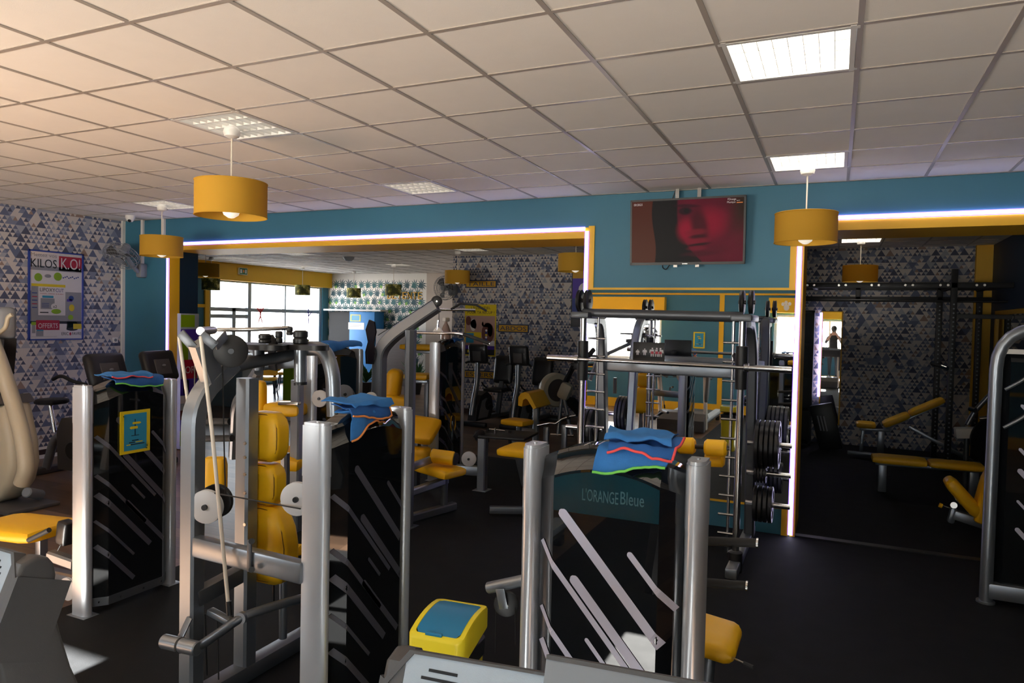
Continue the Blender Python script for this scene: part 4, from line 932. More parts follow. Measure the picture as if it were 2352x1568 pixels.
# recumbent bikes by the far wall
def recumbent(px_x, lab):
    o = thing('recumbent_bike', lab, 'exercise bike', group='recumbent bikes by the far wallpaper', local=True)
    c = MB(); c.rtube([(0, 0, .2), (.06, 0, .48), (.17, 0, .78), (.17, 0, 1.16)], .09, .07, .15, (0, 1, 0)); c.build('mast', M['silver'], o, smooth=60)
    s = MB(); s.prism([(.0, .1), (.52, .1), (.62, .3), (.55, .52), (.38, .62), (.18, .56), (.05, .36)], (0, .09, 0), X_, Z_, 0, .18); sh = s.build('housing', M['black'], o, smooth=30)
    s2 = MB(); s2.prism([(.08, .14), (.40, .14), (.48, .3), (.36, .5), (.2, .46)], (0, -.092, 0), X_, Z_, 0, .004); s2.build('side_panel', M['grey'], sh)
    MB().disc((.42, -.1, .38), (0, 1, 0), .11, .03).build('crank', M['softblack'], o)
    MB().beam((.30, -.16, .36), (.42, -.16, .38), .03, .03).build('pedal', M['softblack'], o)
    k = MB(); k.box((.19, 0, 1.32), (.10, .38, .36), .04, (0, -.18, 0), 3); co = k.build('console', M['black'], o)
    k = MB(); k.box((.135, 0, 1.28), (.02, .18, .18), .008, (0, -.18, 0)); k.build('console_back', M['dgrey'], co)
    b = MB(); b.tube([(.16, -.26, 1.14), (.2, -.2, 1.17), (.22, 0, 1.18), (.2, .2, 1.17), (.16, .26, 1.14)], .02, .05); b.build('handlebar', M['softblack'], o)
    t = MB(); t.pad((1.16, 0, .98), (.12, .42, .55), (0, .14, 0), .06); t.build('backrest', M['black'], o)
    t = MB(); t.pad((.92, 0, .60), (.42, .42, .08), None, .04); t.build('seat', M['black'], o)
    t = MB(); t.rtube([(.30, 0, .12), (1.45, 0, .12)], .09, .08, 0); t.build('base_beam', M['silver'], o)
    t = MB(); t.beam((.95, 0, .12), (1.1, 0, .75), .09, .07); t.build('seat_frame', M['darksilver'], o)
    for y in (-1, 1): MB().tube([(1.05, y*.24, .58), (.86, y*.27, .66), (.78, y*.27, .74)], .016, .05).build('seat_handle', M['softblack'], o)
    for x in (.05, 1.42): MB().box((x, 0, .04), (.1, .56, .08), .02).build('foot_bar', M['black'], o)
    return o
R0 = recumbent(0, 'recumbent bike in front of the FESSIERS sign'); R0.location = (-5.98, 11.4, 0); R0.rotation_euler = (0, 0, 1.5)
dup(R0, (-5.16, 11.4, 0), 1.5, 'recumbent bike below the ABDOS sign, beside the beige rower')
rw = thing('rowing_machine', 'upright beige flywheel trainer with black arm by the far wall', 'rowing machine', (-4.35, 11.6, 0))
f = (-4.445, 11.600, 0.747)
MB().lathe([(.08, -.09), (.28, -.09), (.30, -.05), (.30, .05), (.28, .09), (.08, .09)], f, (.75, -.6, 0), 32).build('flywheel_cage', M['beige'], rw)
MB().disc(f, (.75, -.6, 0), .2, .186).build('flywheel_disc', M['dgrey'], rw)
MB().rtube([(-4.305, 11.550, 0.759), (-4.074, 11.500, 1.205)], .12, .06, 0).build('arm', M['black'], rw)
MB().box((-4.050, 11.500, 1.191), (.14, .1, .12), .02).build('monitor', M['black'], rw)
MB().box((-4.222, 11.500, 0.746), (.22, .16, .30), .06, (0, .4, 0)).build('hub_cover', M['beige'], rw)
for a, b in (((-4.282, 11.500, 0.613), (-4.263, 11.300, -0.001)), ((-4.234, 11.500, 0.617), (-4.011, 11.300, 0.021))): MB().tube([a, b], .03).build('leg', M['silver'], rw)
MB().cyl((-4.391, 11.300, 0.010), (-3.972, 11.300, 0.024), .025, n=12).build('foot_bar', M['steel'], rw)
MB().rtube([(-4.122, 11.500, 0.586), (-3.997, 11.800, 0.336)], .16, .14, 0).build('rail_cover', M['black'], rw)

# ------------------------------------------------------------------ left side: cross trainer and upright bikes
CT = thing('cross_trainer', 'beige cross trainer at the left edge in front of the wallpaper', 'cross trainer', (-7.75, 4.3, 0))
def shell(name, poly, y0, y1, mt, bev=.05):
    bm = bmesh.new(); n = len(poly); a = [bm.verts.new((x, y0, z)) for x, z in poly]; b = [bm.verts.new((x, y1, z)) for x, z in poly]
    bm.faces.new(a); bm.faces.new(b[::-1])
    for i in range(n): bm.faces.new((a[i], b[i], b[(i+1) % n], a[(i+1) % n]))
    bmesh.ops.recalc_face_normals(bm, faces=bm.faces[:])
    ed = [e for e in bm.edges if abs(e.verts[0].co.y-e.verts[1].co.y) < 1e-5]
    bmesh.ops.bevel(bm, geom=ed, offset=bev, segments=3, profile=.5, affect='EDGES')
    g = MB(); g.bm(bm); return g.build(name, mt, CT, smooth=50)
c0 = (-7.367, 4.300, 0.062)
pr = []
for (x, y) in ((-60, 1130), (-40, 1160), (10, 1158), (45, 1150), (72, 1120), (85, 1070), (84, 1010), (72, 960), (60, 925), (20, 932), (-60, 945)): pr.append((x, y))
body = [(-8.022, 4.300, 0.105), (-7.872, 4.300, -0.020), (-7.508, 4.300, 0.026), (-7.367, 4.300, 0.096), (-7.228, 4.300, 0.243), (-7.160, 4.300, 0.444), (-7.188, 4.300, 0.677), (-7.257, 4.300, 0.864), (-7.312, 4.300, 1.032), (-7.509, 4.300, 0.988), (-8.020, 4.300, 0.871)]
bo = shell('body_shell', [(p[0], p[2]) for p in body], 4.16, 4.46, M['beige'], .07)
cl = [(-8.020, 4.300, 0.871), (-7.509, 4.300, 0.988), (-7.284, 4.300, 1.034), (-7.368, 4.300, 1.114), (-7.509, 4.300, 1.075), (-8.020, 4.300, 0.983)]
shell('collar', [(p[0], p[2]) for p in cl], 4.14, 4.48, M['dgrey'], .03)
MB().tube([(-7.378, 4.100, 1.676), (-7.186, 4.100, 1.371), (-7.097, 4.150, 1.041), (-6.913, 4.120, 0.769), (-6.847, 4.120, 0.468), (-6.926, 4.120, 0.315)], .07, .25, scale=None).build('side_arm', M['beige'], CT, smooth=70)
MB().rtube([(-7.580, 4.300, 1.014), (-7.777, 4.350, 1.417)], .16, .12, 0).build('mast', M['black'], CT)
k = MB(); k.box((-7.481, 4.300, 1.813), (.34, .16, .32), .05, (0, 0, -.5), 3); k.build('console', M['grey'], CT)
k = MB(); k.prism([(-.3, 0), (.14, 0), (.1, -.12), (-.06, -.36), (-.3, -.4)], (-7.438, 4.300, 1.667), Vector((.9, -.4, 0)), Z_, -.05, .05); k.build('console_stem', M['black'], CT)
MB().tube([(-7.331, 4.120, 1.698), (-7.133, 4.100, 1.778), (-7.106, 4.100, 1.878), (-7.074, 4.120, 1.903)], .02, .05).build('handle', M['beige'], CT)
MB().cyl((-7.159, 4.300, 0.165), (-7.253, 4.500, 0.085), .05, n=14, bev=.01).build('foot_wheel', M['grey'], CT)
MB().box((c0[0]-.1, 4.3, .02), (.9, .5, .04), .015).build('base', M['dgrey'], CT)

def upright_bike(lab):
    o = thing('upright_bike', lab, 'exercise bike', group='upright bikes by the left wallpaper', local=True)
    s = MB(); s.prism([(-.18, .1), (.42, .1), (.5, .3), (.42, .62), (.2, .72), (-.12, .70), (-.2, .55)], (0, .1, 0), X_, Z_, 0, .2); s.build('housing', M['dgrey'], o, smooth=30)
    MB().rtube([(.25, 0, .55), (.36, 0, 1.10)], .08, .07, 0).build('mast', M['silver'], o)
    k = MB(); k.box((.46, 0, 1.28), (.12, .50, .40), .06, (0, -.35, 0), 3); c = k.build('console', M['black'], o)
    k = MB(); k.box((.525, 0, 1.27), (.02, .24, .2), .03, (0, -.35, 0), 3); cb = k.build('console_back', M['dgrey'], c)
    k = MB(); k.sph((.54, 0, 1.29), .03, 8, (.2, 1, .5)); k.build('oval_badge', M['grey'], c)
    for y in (-1, 1):
        h = MB(); h.tube([(.40, y*.2, 1.12), (.22, y*.24, 1.16), (.05, y*.24, 1.22), (-.1, y*.22, 1.16)], .02, .08); h.build('handlebar', M['softblack'], o)
    MB().cyl((-.36, 0, .50), (-.44, 0, .82), .025, n=14).build('seat_post', M['chrome'], o)
    b = MB(); b.pad((-.48, .05, .86), (.34, .24, .08), (0, -.06, 0), .04); b.build('saddle', M['black'], o)
    MB().tube([(-.1, 0, .5), (-.36, 0, .45), (-.5, 0, .06)], .05, .15).build('rear_strut', M['silver'], o)
    for x in (-.52, .45): MB().box((x, 0, .04), (.12, .56, .08), .02).build('foot_bar', M['dgrey'], o)
    MB().disc((.08, -.12, .34), (0, 1, 0), .1, .03).build('crank', M['softblack'], o)
    return o
U0 = upright_bike('upright bike beside the triangle wallpaper, saddle in view'); U0.location = (-8.04, 5.40, 0); U0.rotation_euler = (0, 0, .08)
dup(U0, (-8.22, 6.24, 0), .08, 'upright bike in front of the teal wall, console by the glowing strip')

# ------------------------------------------------------------------ treadmills by the windows
def treadmill(lab, full=True):
    o = thing('treadmill', lab, 'treadmill', group='treadmills by the windows', local=True)
    d = MB(); d.bb((-.40, -2.1, .10), (.40, -.42, .19), .02); d.build('deck', M['dgrey'], o)
    MB().bb((-.27, -2.08, .186), (.27, -.5, .2)).build('running_belt', M['belt'], o)
    for s in (-1, 1): MB().bb((s*.29, -2.12, .16), (s*.43, -.40, .225), .02).build('side_rail', M['lgrey'], o)
    h = MB(); h.prism([(-.02, .02), (.0, .22), (-.12, .34), (-.34, .36), (-.48, .24), (-.5, .06)], (-.42, 0, 0), Y_, Z_, 0, .84); h.build('motor_hood', M['dgrey'], o, smooth=30)
    for s in (-1, 1):
        MB().rtube([(s*.41, -.25, .05), (s*.41, -.14, .7), (s*.41, -.05, 1.05)], .085, .06, .2, (1, 0, 0)).build('upright', M['whitepaint'], o)
        MB().tube([(s*.41, -.04, 1.02), (s*.41, -.25, 1.02), (s*.41, -.7, .94)], .025, .08).build('handrail', M['softblack'], o)
        MB().box((s*.36, -2.05, .05), (.08, .1, .1), .02).build('foot', M['black'], o)
    # console: two low wings with grilles and a raised middle with the display; the face looks back and up at the runner
    T = Matrix.Translation((0, .02, 1.275)) @ Matrix.Rotation(math.radians(68), 4, 'X')   # local x across, y up the face, z out of the face
    wings = {}
    for s in (-1, 1):
        c = MB(T)
        pl = [(.165, .005), (.44, .0), (.485, -.06), (.485, -.26), (.165, -.26)]
        poly = [(s*a, b) for a, b in (pl if s > 0 else pl)]
        c.prism(poly if s > 0 else poly[::-1], (0, 0, 0), X_, Y_, -.03, .0)
        wings[s] = c.build('console_wing', M['lgrey'], o, smooth=30)
    m_ = MB(T); m_.prism([(-.165, .035), (.165, .035), (.165, -.30), (-.165, -.30)], (0, 0, .008), X_, Y_, -.04, 0.0); mid = m_.build('console_centre', M['grey'], o, smooth=30)
    r = MB(T)
    for s in (-1, 1):
        pl = [(.165, .005), (.44, 0), (.485, -.06), (.495, -.055), (.45, .006), (.165, .010)]
        r.prism([(s*a, b) for a, b in pl] if s > 0 else [(s*a, b) for a, b in pl][::-1], (0, 0, .004), X_, Y_, -.035, 0)
        sd_ = [(.485, -.06), (.505, -.05), (.505, -.27), (.485, -.27)]
        r.prism([(s*a, b) for a, b in sd_] if s > 0 else [(s*a, b) for a, b in sd_][::-1], (0, 0, .004), X_, Y_, -.16, 0)
    r.prism([(-.165, .035), (.165, .035), (.165, .043), (-.165, .043)], (0, 0, .010), X_, Y_, -.035, 0); r.bb((-.48, -.26, -.075), (.48, -.035, -.03), .01)
    r.build('console_shell', M['dgrey'], o, smooth=30)
    for s in (-1, 1):
        a = MB(); pl = [(.012, 1.258), (.055, 1.268), (.085, 1.256), (.10, 1.235), (.106, 1.2), (.10, 1.15), (.10, 1.107), (.118, 1.03), (.15, .914), (.19, .81), (.235, .70), (.22, .60), (.14, .58), (.05, .66), (.0, .80), (-.04, .95), (-.062, 1.06), (-.045, 1.121)]
        bm = bmesh.new(); x0, x1 = s*.455, s*.502; A_ = [bm.verts.new((x0, y, z)) for y, z in pl]; B_ = [bm.verts.new((x1, y, z)) for y, z in pl]; bm.faces.new(A_); bm.faces.new(B_[::-1])
        for i in range(len(pl)): bm.faces.new((A_[i], B_[i], B_[(i+1) % len(pl)], A_[(i+1) % len(pl)]))
        bmesh.ops.recalc_face_normals(bm, faces=bm.faces[:]); bmesh.ops.bevel(bm, geom=[e for e in bm.edges if abs(e.verts[0].co.x-x1) < 1e-5 and abs(e.verts[1].co.x-x1) < 1e-5], offset=.012, segments=3, profile=.5, affect='EDGES')
        a.bm(bm); a.build('side_arm', M['dgrey'], o, smooth=50)
    for s in (-1, 1):
        wing = wings[s]
        if True:
            sl = MB(T); gx = s*.372
            for k in range(9):
                y = -.024-k*.0155; q = .052-.014*max(0, (abs(k-4)-2.5)); sl.bb((gx-q, y-.0028, -.002), (gx+q, y+.0028, .0012))
            sl.build('speaker_slots', M['hole'], wing, smooth=0)
            gr = MB(T); gx = s*.225
            for i in range(-3, 4):
                for j in range(-3, 4):
                    x, y = gx+i*.0115+(j % 2)*.0057, -.058+j*.0105
                    if (x-gx)**2+(y+.058)**2 < .034**2: gr.cyl((x, y, -.003), (x, y, .0012), .0042, n=8)
            gr.build('grille_holes', M['hole'], wing, smooth=0)
    l_ = MB(T); l_.box((.02, -.12, .010), (.24, .17, .006), .003); l_.build('display', M['lcd'], mid)
    fr = MB(T)
    for s in (-1, 1): fr.box((s*.05+.0, -.24, .010), (.06, .03, .006), .003)
    fr.build('buttons', M['dgrey'], mid)
    return o
T0 = treadmill('treadmill whose grey console crosses the bottom middle of the picture'); T0.location = (-.315, 1.235, 0); T0.rotation_euler = (0, 0, .10)
dup(T0, (-2.50, 1.18, 0), 0, 'treadmill whose console corner fills the bottom left corner')

# ------------------------------------------------------------------ bin
BN = thing('swing_bin', 'yellow bin with blue swing lid beside the pec deck tower', 'bin', (-1.455, 2.61, .006), .10, local=True)
def rrect(a, b, r, n=5):
    out = []
    for cx_, cy_, a0 in ((a-r, b-r, 0), (-a+r, b-r, PI/2), (-a+r, -b+r, PI), (a-r, -b+r, 1.5*PI)):
        for k in range(n+1): t = a0+PI/2*k/n; out.append((cx_+r*math.cos(t), cy_+r*math.sin(t)))
    return out
def loft(mb, rings, cap0=True, cap1=True):
    n = len(rings[0]); vs = [p for r in rings for p in r]; fs = []
    for i in range(len(rings)-1):
        for k in range(n): k2 = (k+1) % n; fs.append([i*n+k, i*n+k2, (i+1)*n+k2, (i+1)*n+k])
    if cap0: fs.append(list(range(n))[::-1])
    if cap1: fs.append([(len(rings)-1)*n+k for k in range(n)])
    mb.add(vs, fs)
b = MB(); loft(b, [[(x, y, z) for x, y in rrect(.095+.018*z/.55, .125+.02*z/.55, .035)] for z in (0, .25, .53)]); b.build('body', M['binyellow'], BN, smooth=50)
b = MB(); loft(b, [[(x, y, .49+.01*math.sin(k*1.7)) for k, (x, y) in enumerate(rrect(.116, .148, .035))], [(x*1.01, y*1.01, .56) for x, y in rrect(.116, .148, .035)]]); b.build('liner_bag', M['black'], BN, smooth=50)
def lidz(y): return .698-1.15*(y-.055)**2
b = MB(); R_ = [(x, -.157+.314*k/6 if False else y) for k, (x, y) in enumerate(rrect(.124, .157, .035))]
def rim(u, inset, dz):
    """ring of the lid outline with extra points along its long sides"""
    out = []; q = rrect(.124-inset, .157-inset, .035-inset*.6)
    for a_, c_ in zip(q, q[1:]+q[:1]):
        out.append(a_)
        if math.hypot(a_[0]-c_[0], a_[1]-c_[1]) > .1: out += [(a_[0]+(c_[0]-a_[0])*k/6, a_[1]+(c_[1]-a_[1])*k/6) for k in range(1, 6)]
    return [(x, y, (lidz(y)+dz) if u else .548+.20*(y+.157)) for x, y in out]
loft(b, [rim(0, 0, 0), rim(1, 0, -.008), rim(1, .004, 0), rim(1, .024, 0), rim(1, .026, -.004)], True, False); b.build('lid_frame', M['binyellow'], BN, smooth=50)
fl = MB(); q = rim(1, .026, -.002); fl.add(q+[(0, .131*k/6, lidz(.131*k/6)-.002) for k in range(-6, 7)], [])
N = 14; vs = []; fs = []
for i in range(N+1):
    y = -.131+.262*i/N; w_ = .098-.014*max(0, (abs(y)-.105)/.026)**2
    for x in (-w_, 0, w_): vs.append((x, y, lidz(y)-.0015))
for i in range(N):
    for k in range(2): fs.append([i*3+k, i*3+k+1, (i+1)*3+k+1, (i+1)*3+k])
fl = MB(); fl.add(vs, fs); fl.build('flap', M['binblue'], BN, smooth=60)
MB().box((-.01, -.136, lidz(-.136)+.004), (.075, .014, .014), .004).build('flap_lip', M['binblue'], BN)

# ------------------------------------------------------------------ towels
def towel(lab, c, u, v, w, d, seed, mt='cloth', edge='coral', drop=None, h=.012, grp='blue cleaning cloths on the machines', edges=(0,)):
    """folded cloth lying around c (top of the machine); u across, v towards the viewer; the front hangs over by 'drop'"""
    o = thing('cleaning_cloth', lab, 'cloth', c, group=grp); r_ = random.Random(seed); NX, NY = 18, 14
    ph = [r_.uniform(0, 6.28) for _ in range(6)]; c = Vector(c); u = Vector(u); v = Vector(v); vs = []; hang = drop or 0.0
    def P(a, b, lift=0):
        x = a*w/2; s = b*d
        wob = .006*math.sin(2.2*a+ph[0])+.005*math.sin(5*b+ph[1]+2*a)+.002*math.sin(9*a+ph[2]-4*b)
        over = max(0, s-d+hang) if hang else 0; sx = s-over
        skew = .10*w*math.sin(2.2*b+ph[3])*b
        z = h+lift+abs(wob)*1.6-over*(.95+.35*math.sin(1.8*a+ph[4]))
        if not hang: z -= .012*b*b
        return c+u*(x*(1-.08*math.sin(3*b+ph[5]))+skew)+v*(sx-d*.5+hang*.5+.008*math.sin(3*a+ph[2])*b+(.010+.012*abs(math.sin(3*a+ph[1])))*(1 if over > 0 else 0)*min(1, over*30))+Z_*z
    g = MB(); fs = []
    for i in range(NX+1):
        for j in range(NY+1): g.v.append(P(-1+2*i/NX, j/NY))
    n1 = len(g.v)
    for i in range(NX+1):
        for j in range(NY+1):
            p = P(-1+2*i/NX, j/NY, 0); e = min(i, NX-i, j, NY-j); g.v.append(p-Z_*(.009 if e else .004)-(v*.006 if j > NY*.7 and hang else Vector((0, 0, 0))))
    S = NY+1
    for i in range(NX):
        for j in range(NY):
            a = i*S+j; g.f.append([a, a+S, a+S+1, a+1]); g.f.append([n1+a, n1+a+1, n1+a+S+1, n1+a+S])
    rim = [i*S for i in range(NX+1)]+[NX*S+j for j in range(1, S)]+[i*S+NY for i in range(NX-1, -1, -1)]+[j for j in range(NY-1, 0, -1)]
    for a, b in zip(rim, rim[1:]+rim[:1]): g.f.append([a, b, n1+b, n1+a])
    g.fm = [0]*len(g.f); cl_ = g.build('fabric', M[mt], o, smooth=70)
    e = MB(); 
    if 0 in edges: e.tube([P(-1+2*i/NX, 1)+v*.003-Z_*.003 for i in range(NX+1)], .005, n=6)
    if 1 in edges: e.tube([P(-1, j/NY) for j in range(NY+1)], .005, n=6)
    if 2 in edges: e.tube([P(1, j/NY) for j in range(NY+1)], .005, n=6)
    e.build('edging', M[edge], cl_, smooth=70); return o
tz3 = 1.505
towel('lowest blue cloth hanging over the front of the clear striped tower, green edging', (-.625, 2.475, tz3-.012), X_, -Y_, .25, .17, 1, 'cloth', 'green', .065)
towel('blue cloth with coral edging, second on the clear striped tower', (-.615, 2.485, tz3+.012), X_, -Y_, .25, .18, 2, 'cloth2', 'coral', .04, edges=(0, 2))
towel('top blue cloth on the clear striped tower, spread over the others', (-.635, 2.50, tz3+.034), X_, -Y_, .25, .19, 5, 'cloth', 'coral', .02, edges=())
towel('lowest blue cloth on the pec deck tower, hanging to a point', (-2.05, 2.76, 1.50), Y_, X_, .26, .20, 3, 'cloth', 'orange', .10)
towel('middle blue cloth on the pec deck tower, orange edging', (-2.06, 2.77, 1.520), Y_, X_, .28, .18, 8, 'cloth2', 'orange', .05, edges=(0, 2))
towel('top blue cloth on the pec deck tower', (-2.08, 2.77, 1.543), Y_, X_, .30, .20, 9, 'cloth', 'orange', .03, edges=())
towel('lower blue cloth on the tower with the instruction card, green edging', (-4.31, 3.27, 1.50), Y_, X_, .34, .20, 4, 'cloth2', 'green', .05)
towel('upper blue cloth on the tower with the instruction card, coral edging', (-4.32, 3.24, 1.523), Y_, X_, .32, .18, 6, 'cloth', 'coral', .02)
towel('blue towel folded on the tower behind the pec deck', (-4.33, MY+.34, MH+.03), Y_, X_, .46, .24, 7, 'cloth', 'green', .06, .04, edges=())
towel('dark blue cloth on the tall tower behind the lat pulldown', (-4.33, NY+.42, NH+.022), Y_, X_, .24, .16, 11, 'cloth2', 'green', .03, edges=())
sp_ = thing('spray_bottle', 'spray bottle with white trigger on the tall tower behind the lat pulldown', 'bottle', (-4.33, NY+.2, NH+.024))
bz = (-4.33, NY+.2, NH+.030)
MB().lathe([(.045, 0), (.06, .01), (.06, .10), (.035, .17), (.018, .2), (.018, .22)], bz, n=20).build('bottle', M['clearspray'], sp_)
MB().box((bz[0], bz[1], bz[2]+.245), (.05, .11, .05), .012).build('trigger_head', M['white'], sp_)
# ------------------------------------------------------------------ television
tl, tr_, bl, br_ = (-1.885, 6.900, 3.161), (-0.792, 6.900, 3.151), (-1.881, 6.950, 2.524), (-0.786, 6.950, 2.531)
TVX = (tl[0]+tr_[0])/2; TVZ = (tl[2]+bl[2])/2
TV = thing('television', 'wall television showing a face in crimson light', 'television', (TVX, 6.90, TVZ), local=True)
TT = Matrix.Rotation(math.radians(4), 4, 'X')
f = MB(TT); hw_, hh_ = (tr_[0]-tl[0])/2, (tl[2]-bl[2])/2
f.bb((-hw_, -.0, -hh_), (hw_, .045, hh_), .006); f.build('case', M['black'], TV)
b = MB(TT); w_ = .018
b.bb((-hw_, -.008, -hh_), (hw_, 0.0, -hh_+w_*1.4)); b.bb((-hw_, -.008, hh_-w_), (hw_, 0, hh_)); b.bb((-hw_, -.008, -hh_), (-hw_+w_, 0, hh_)); b.bb((hw_-w_, -.008, -hh_), (hw_, 0, hh_)); b.build('bezel', M['black'], TV)
s = MB(TT); s.bb((-hw_+w_, -.004, -hh_+w_*1.4), (hw_-w_, -.001, hh_-w_)); scr = s.build('screen', M['tv'], TV, smooth=0)
g = MB(TT); g.mat(M['print_w'])
g.text('00:20:21', (-hw_+.035, -.0055, hh_-.058), X_, Z_, .022, .085, .001); g.text("l'Orange", (hw_-.165, -.0055, hh_-.05), X_, Z_, .026, .075, .001); g.text('Musique', (hw_-.17, -.0055, hh_-.075), X_, Z_, .022, .075, .001); g.text('sport', (hw_-.085, -.0055, hh_-.055), X_, Z_, .010, .03, .001)
g.mat(M['orange']); g.bb((hw_-.085, -.0055, hh_-.072), (hw_-.03, -.0045, hh_-.064)); g.build('on_screen_text', None, scr, smooth=0)
MB(TT).bb((-.03, -.0095, -hh_+.006), (.02, -.008, -hh_+.012)).build('maker_mark', M['steel'], TV)
for x in (-.105, .105):
    k = MB(); k.bb((x-.018, .05, hh_-.03), (x+.018, .075, CZ-TVZ)); k.bb((x-.018, .05, -hh_-.02), (x+.018, .06, -hh_+.03)); k.bb((x-.02, .05, -hh_+.02), (x+.02, .128, hh_-.02)); k.build('bracket', M['steel'], TV)
MB().tube([(-.13, .09, CZ-TVZ), (-.16, .1, hh_+.02), (-.2, .1, 0), (-.24, .09, -hh_-.02), (-.2, .08, -hh_-.045), (-.16, .09, -hh_+.02)], .005, .03, n=6).build('lead', M['cable'], TV)

# ------------------------------------------------------------------ posters and signs
PO = thing('poster', 'blue framed poster headed KILOS K.O! on the triangle wallpaper', 'poster', (-9.44, 6.05, 2.14))
px0, px1, pz0, pz1 = 5.685, 6.41, 1.555, 2.725; PX = -9.425
fr = MB()
for a, b in (((-9.44, px0, pz0), (PX+.012, px0+.018, pz1)), ((-9.44, px1-.018, pz0), (PX+.012, px1, pz1)), ((-9.44, px0, pz0), (PX+.012, px1, pz0+.018)), ((-9.44, px0, pz1-.018), (PX+.012, px1, pz1))): fr.bb(a, b)
fr.build('frame', M['print_b'], PO); U, V = Y_, Z_; wP, hP = px1-px0, pz1-pz0
sh = MB(); sh.mat(M['print_w']); sh.bb((-9.438, px0+.01, pz0+.01), (PX, px1-.01, pz1-.01)); sheet = sh.build('sheet', None, PO)
a_ = MB()
def pt(u, v, e=0.0): return (PX+.001+e, px0+u*wP, pz0+v*hP)
def rect(mb, m, u0, v0, u1, v1, e=0.0): mb.mat(M[m]); mb.prism([(0, 0), ((u1-u0)*wP, 0), ((u1-u0)*wP, (v1-v0)*hP), (0, (v1-v0)*hP)], pt(u0, v0, e), U, V, 0, .0008)
def oval(mb, m, u, v, ru, rv, e=0.0): mb.mat(M[m]); mb.prism([(ru*wP*math.cos(2*PI*k/24), rv*hP*math.sin(2*PI*k/24)) for k in range(24)], pt(u, v, e), U, V, 0, .0008)
def word(mb, m, t, u, v, h, w, e=.001): mb.mat(M[m]); mb.text(t, pt(u, v, e), U, V, h*hP, w*wP, .0008)
rect(a_, 'print_gr', .03, .20, .97, .83); rect(a_, 'print_w', .03, .55, .97, .78, .0005)
rect(a_, 'print_r', .54, .79, .97, .955); word(a_, 'print_w', 'K.O!', .58, .81, .125, .36); word(a_, 'print_gr', 'Mettez vos', .04, .93, .04, .46); word(a_, 'print_k', 'KILOS', .04, .81, .095, .46)
oval(a_, 'print_g', .17, .70, .07, .045, .001); oval(a_, 'print_g', .52, .72, .075, .047, .001); oval(a_, 'print_gr', .34, .72, .06, .02, .001)
for k in range(9): oval(a_, 'print_b', .62+.035*k, .73-.012*(k % 3)+.02*((k*7) % 3-1), .014, .008, .001)
rect(a_, 'print_gr', .05, .30, .17, .63, .001); rect(a_, 'print_w', .17, .28, .66, .62, .001); rect(a_, 'print_y', .05, .60, .66, .63, .0015); word(a_, 'print_k', 'LIPOXY', .20, .545, .04, .27, .002); word(a_, 'print_b', 'CUT', .48, .545, .04, .15, .002); word(a_, 'print_r', 'TONIC, DRINK & BURN', .20, .515, .012, .42, .002)
for k in range(5): rect(a_, ('print_b', 'print_r')[k % 2], .06, .52-.04*k, .15, .53-.04*k, .0015)
rect(a_, 'print_c', .24, .475, .44, .50, .002); rect(a_, 'print_gr', .21, .35, .46, .47, .002)
for k in range(3): rect(a_, 'print_b', .23, .41-.02*k, .36, .416-.02*k, .003)
oval(a_, 'print_w', .46, .38, .065, .035, .003); word(a_, 'print_k', 'x2', .43, .365, .03, .07, .004); oval(a_, 'print_g', .49, .325, .09, .028, .0035); rect(a_, 'print_k', .2, .305, .35, .317, .002)
oval(a_, 'print_b', .77, .48, .05, .03, .001); rect(a_, 'print_p', .69, .44, .79, .47, .001)
a_.mat(M['print_gr']); a_.prism([(.0, 0), (.22*wP, 0), (.15*wP, .27*hP), (.07*wP, .27*hP)], pt(.68, .12, .001), U, V, 0, .0008); oval(a_, 'print_g', .76, .26, .05, .03, .002); oval(a_, 'print_y', .78, .37, .05, .04, .002); oval(a_, 'print_k', .79, .125, .11, .02, .0015)
rect(a_, 'print_k', .03, .185, .97, .215, .001); rect(a_, 'print_w', .03, .03, .97, .185, .001); rect(a_, 'print_r', .13, .115, .55, .225, .0025); word(a_, 'print_w', 'OFFERTS', .17, .135, .055, .35, .0035)
rect(a_, 'print_g', .05, .17, .14, .205, .002); rect(a_, 'print_gr', .06, .08, .12, .17, .002); rect(a_, 'print_c', .14, .105, .26, .12, .003); rect(a_, 'print_gr', .13, .045, .26, .105, .003)
rect(a_, 'print_y', .81, .125, .97, .185, .002); word(a_, 'print_k', 'ERIC', .59, .055, .035, .13, .002); word(a_, 'print_k', 'FAVRE', .79, .055, .035, .18, .002); oval(a_, 'print_r', .755, .07, .018, .018, .002); rect(a_, 'print_gr', .05, .038, .5, .041, .002)
a_.build('print', None, sheet, smooth=0)
pf = MB().bb((PX+.0062, px0+.012, pz0+.012), (PX+.0072, px1-.012, pz1-.012)).build('cover_sheet', M['pane'], PO)

def wall_sign(lab, word_, x0, x1, z0, z1, y):
    o = thing('wall_sign', lab, 'sign', ((x0+x1)/2, y, (z0+z1)/2), group='yellow muscle name signs')
    b = MB().bb((x0, y-.02, z0), (x1, y, z1)).build('border', M['signb'], o); MB().bb((x0+.022, y-.022, z0+.022), (x1-.022, y-.019, z1-.022)).build('panel', M['signy'], o)
    t = MB(); t.text(word_, (x0+.05, y-.0225, z0+.042), X_, Z_, (z1-z0)-.084, (x1-x0)-.1, .001); t.build('lettering', M['signb'], o, smooth=0)
wall_sign('yellow sign reading TAILLE on the far wallpaper', 'TAILLE', -7.02, -6.30, 2.60, 2.76, 13.0); wall_sign('yellow sign reading ABDOS on the far wallpaper', 'ABDOS', -6.25, -5.57, 1.70, 1.87, 13.0); wall_sign('yellow sign reading FESSIERS low on the far wallpaper', 'FESSIERS', -7.10, -6.30, .73, .90, 13.0)

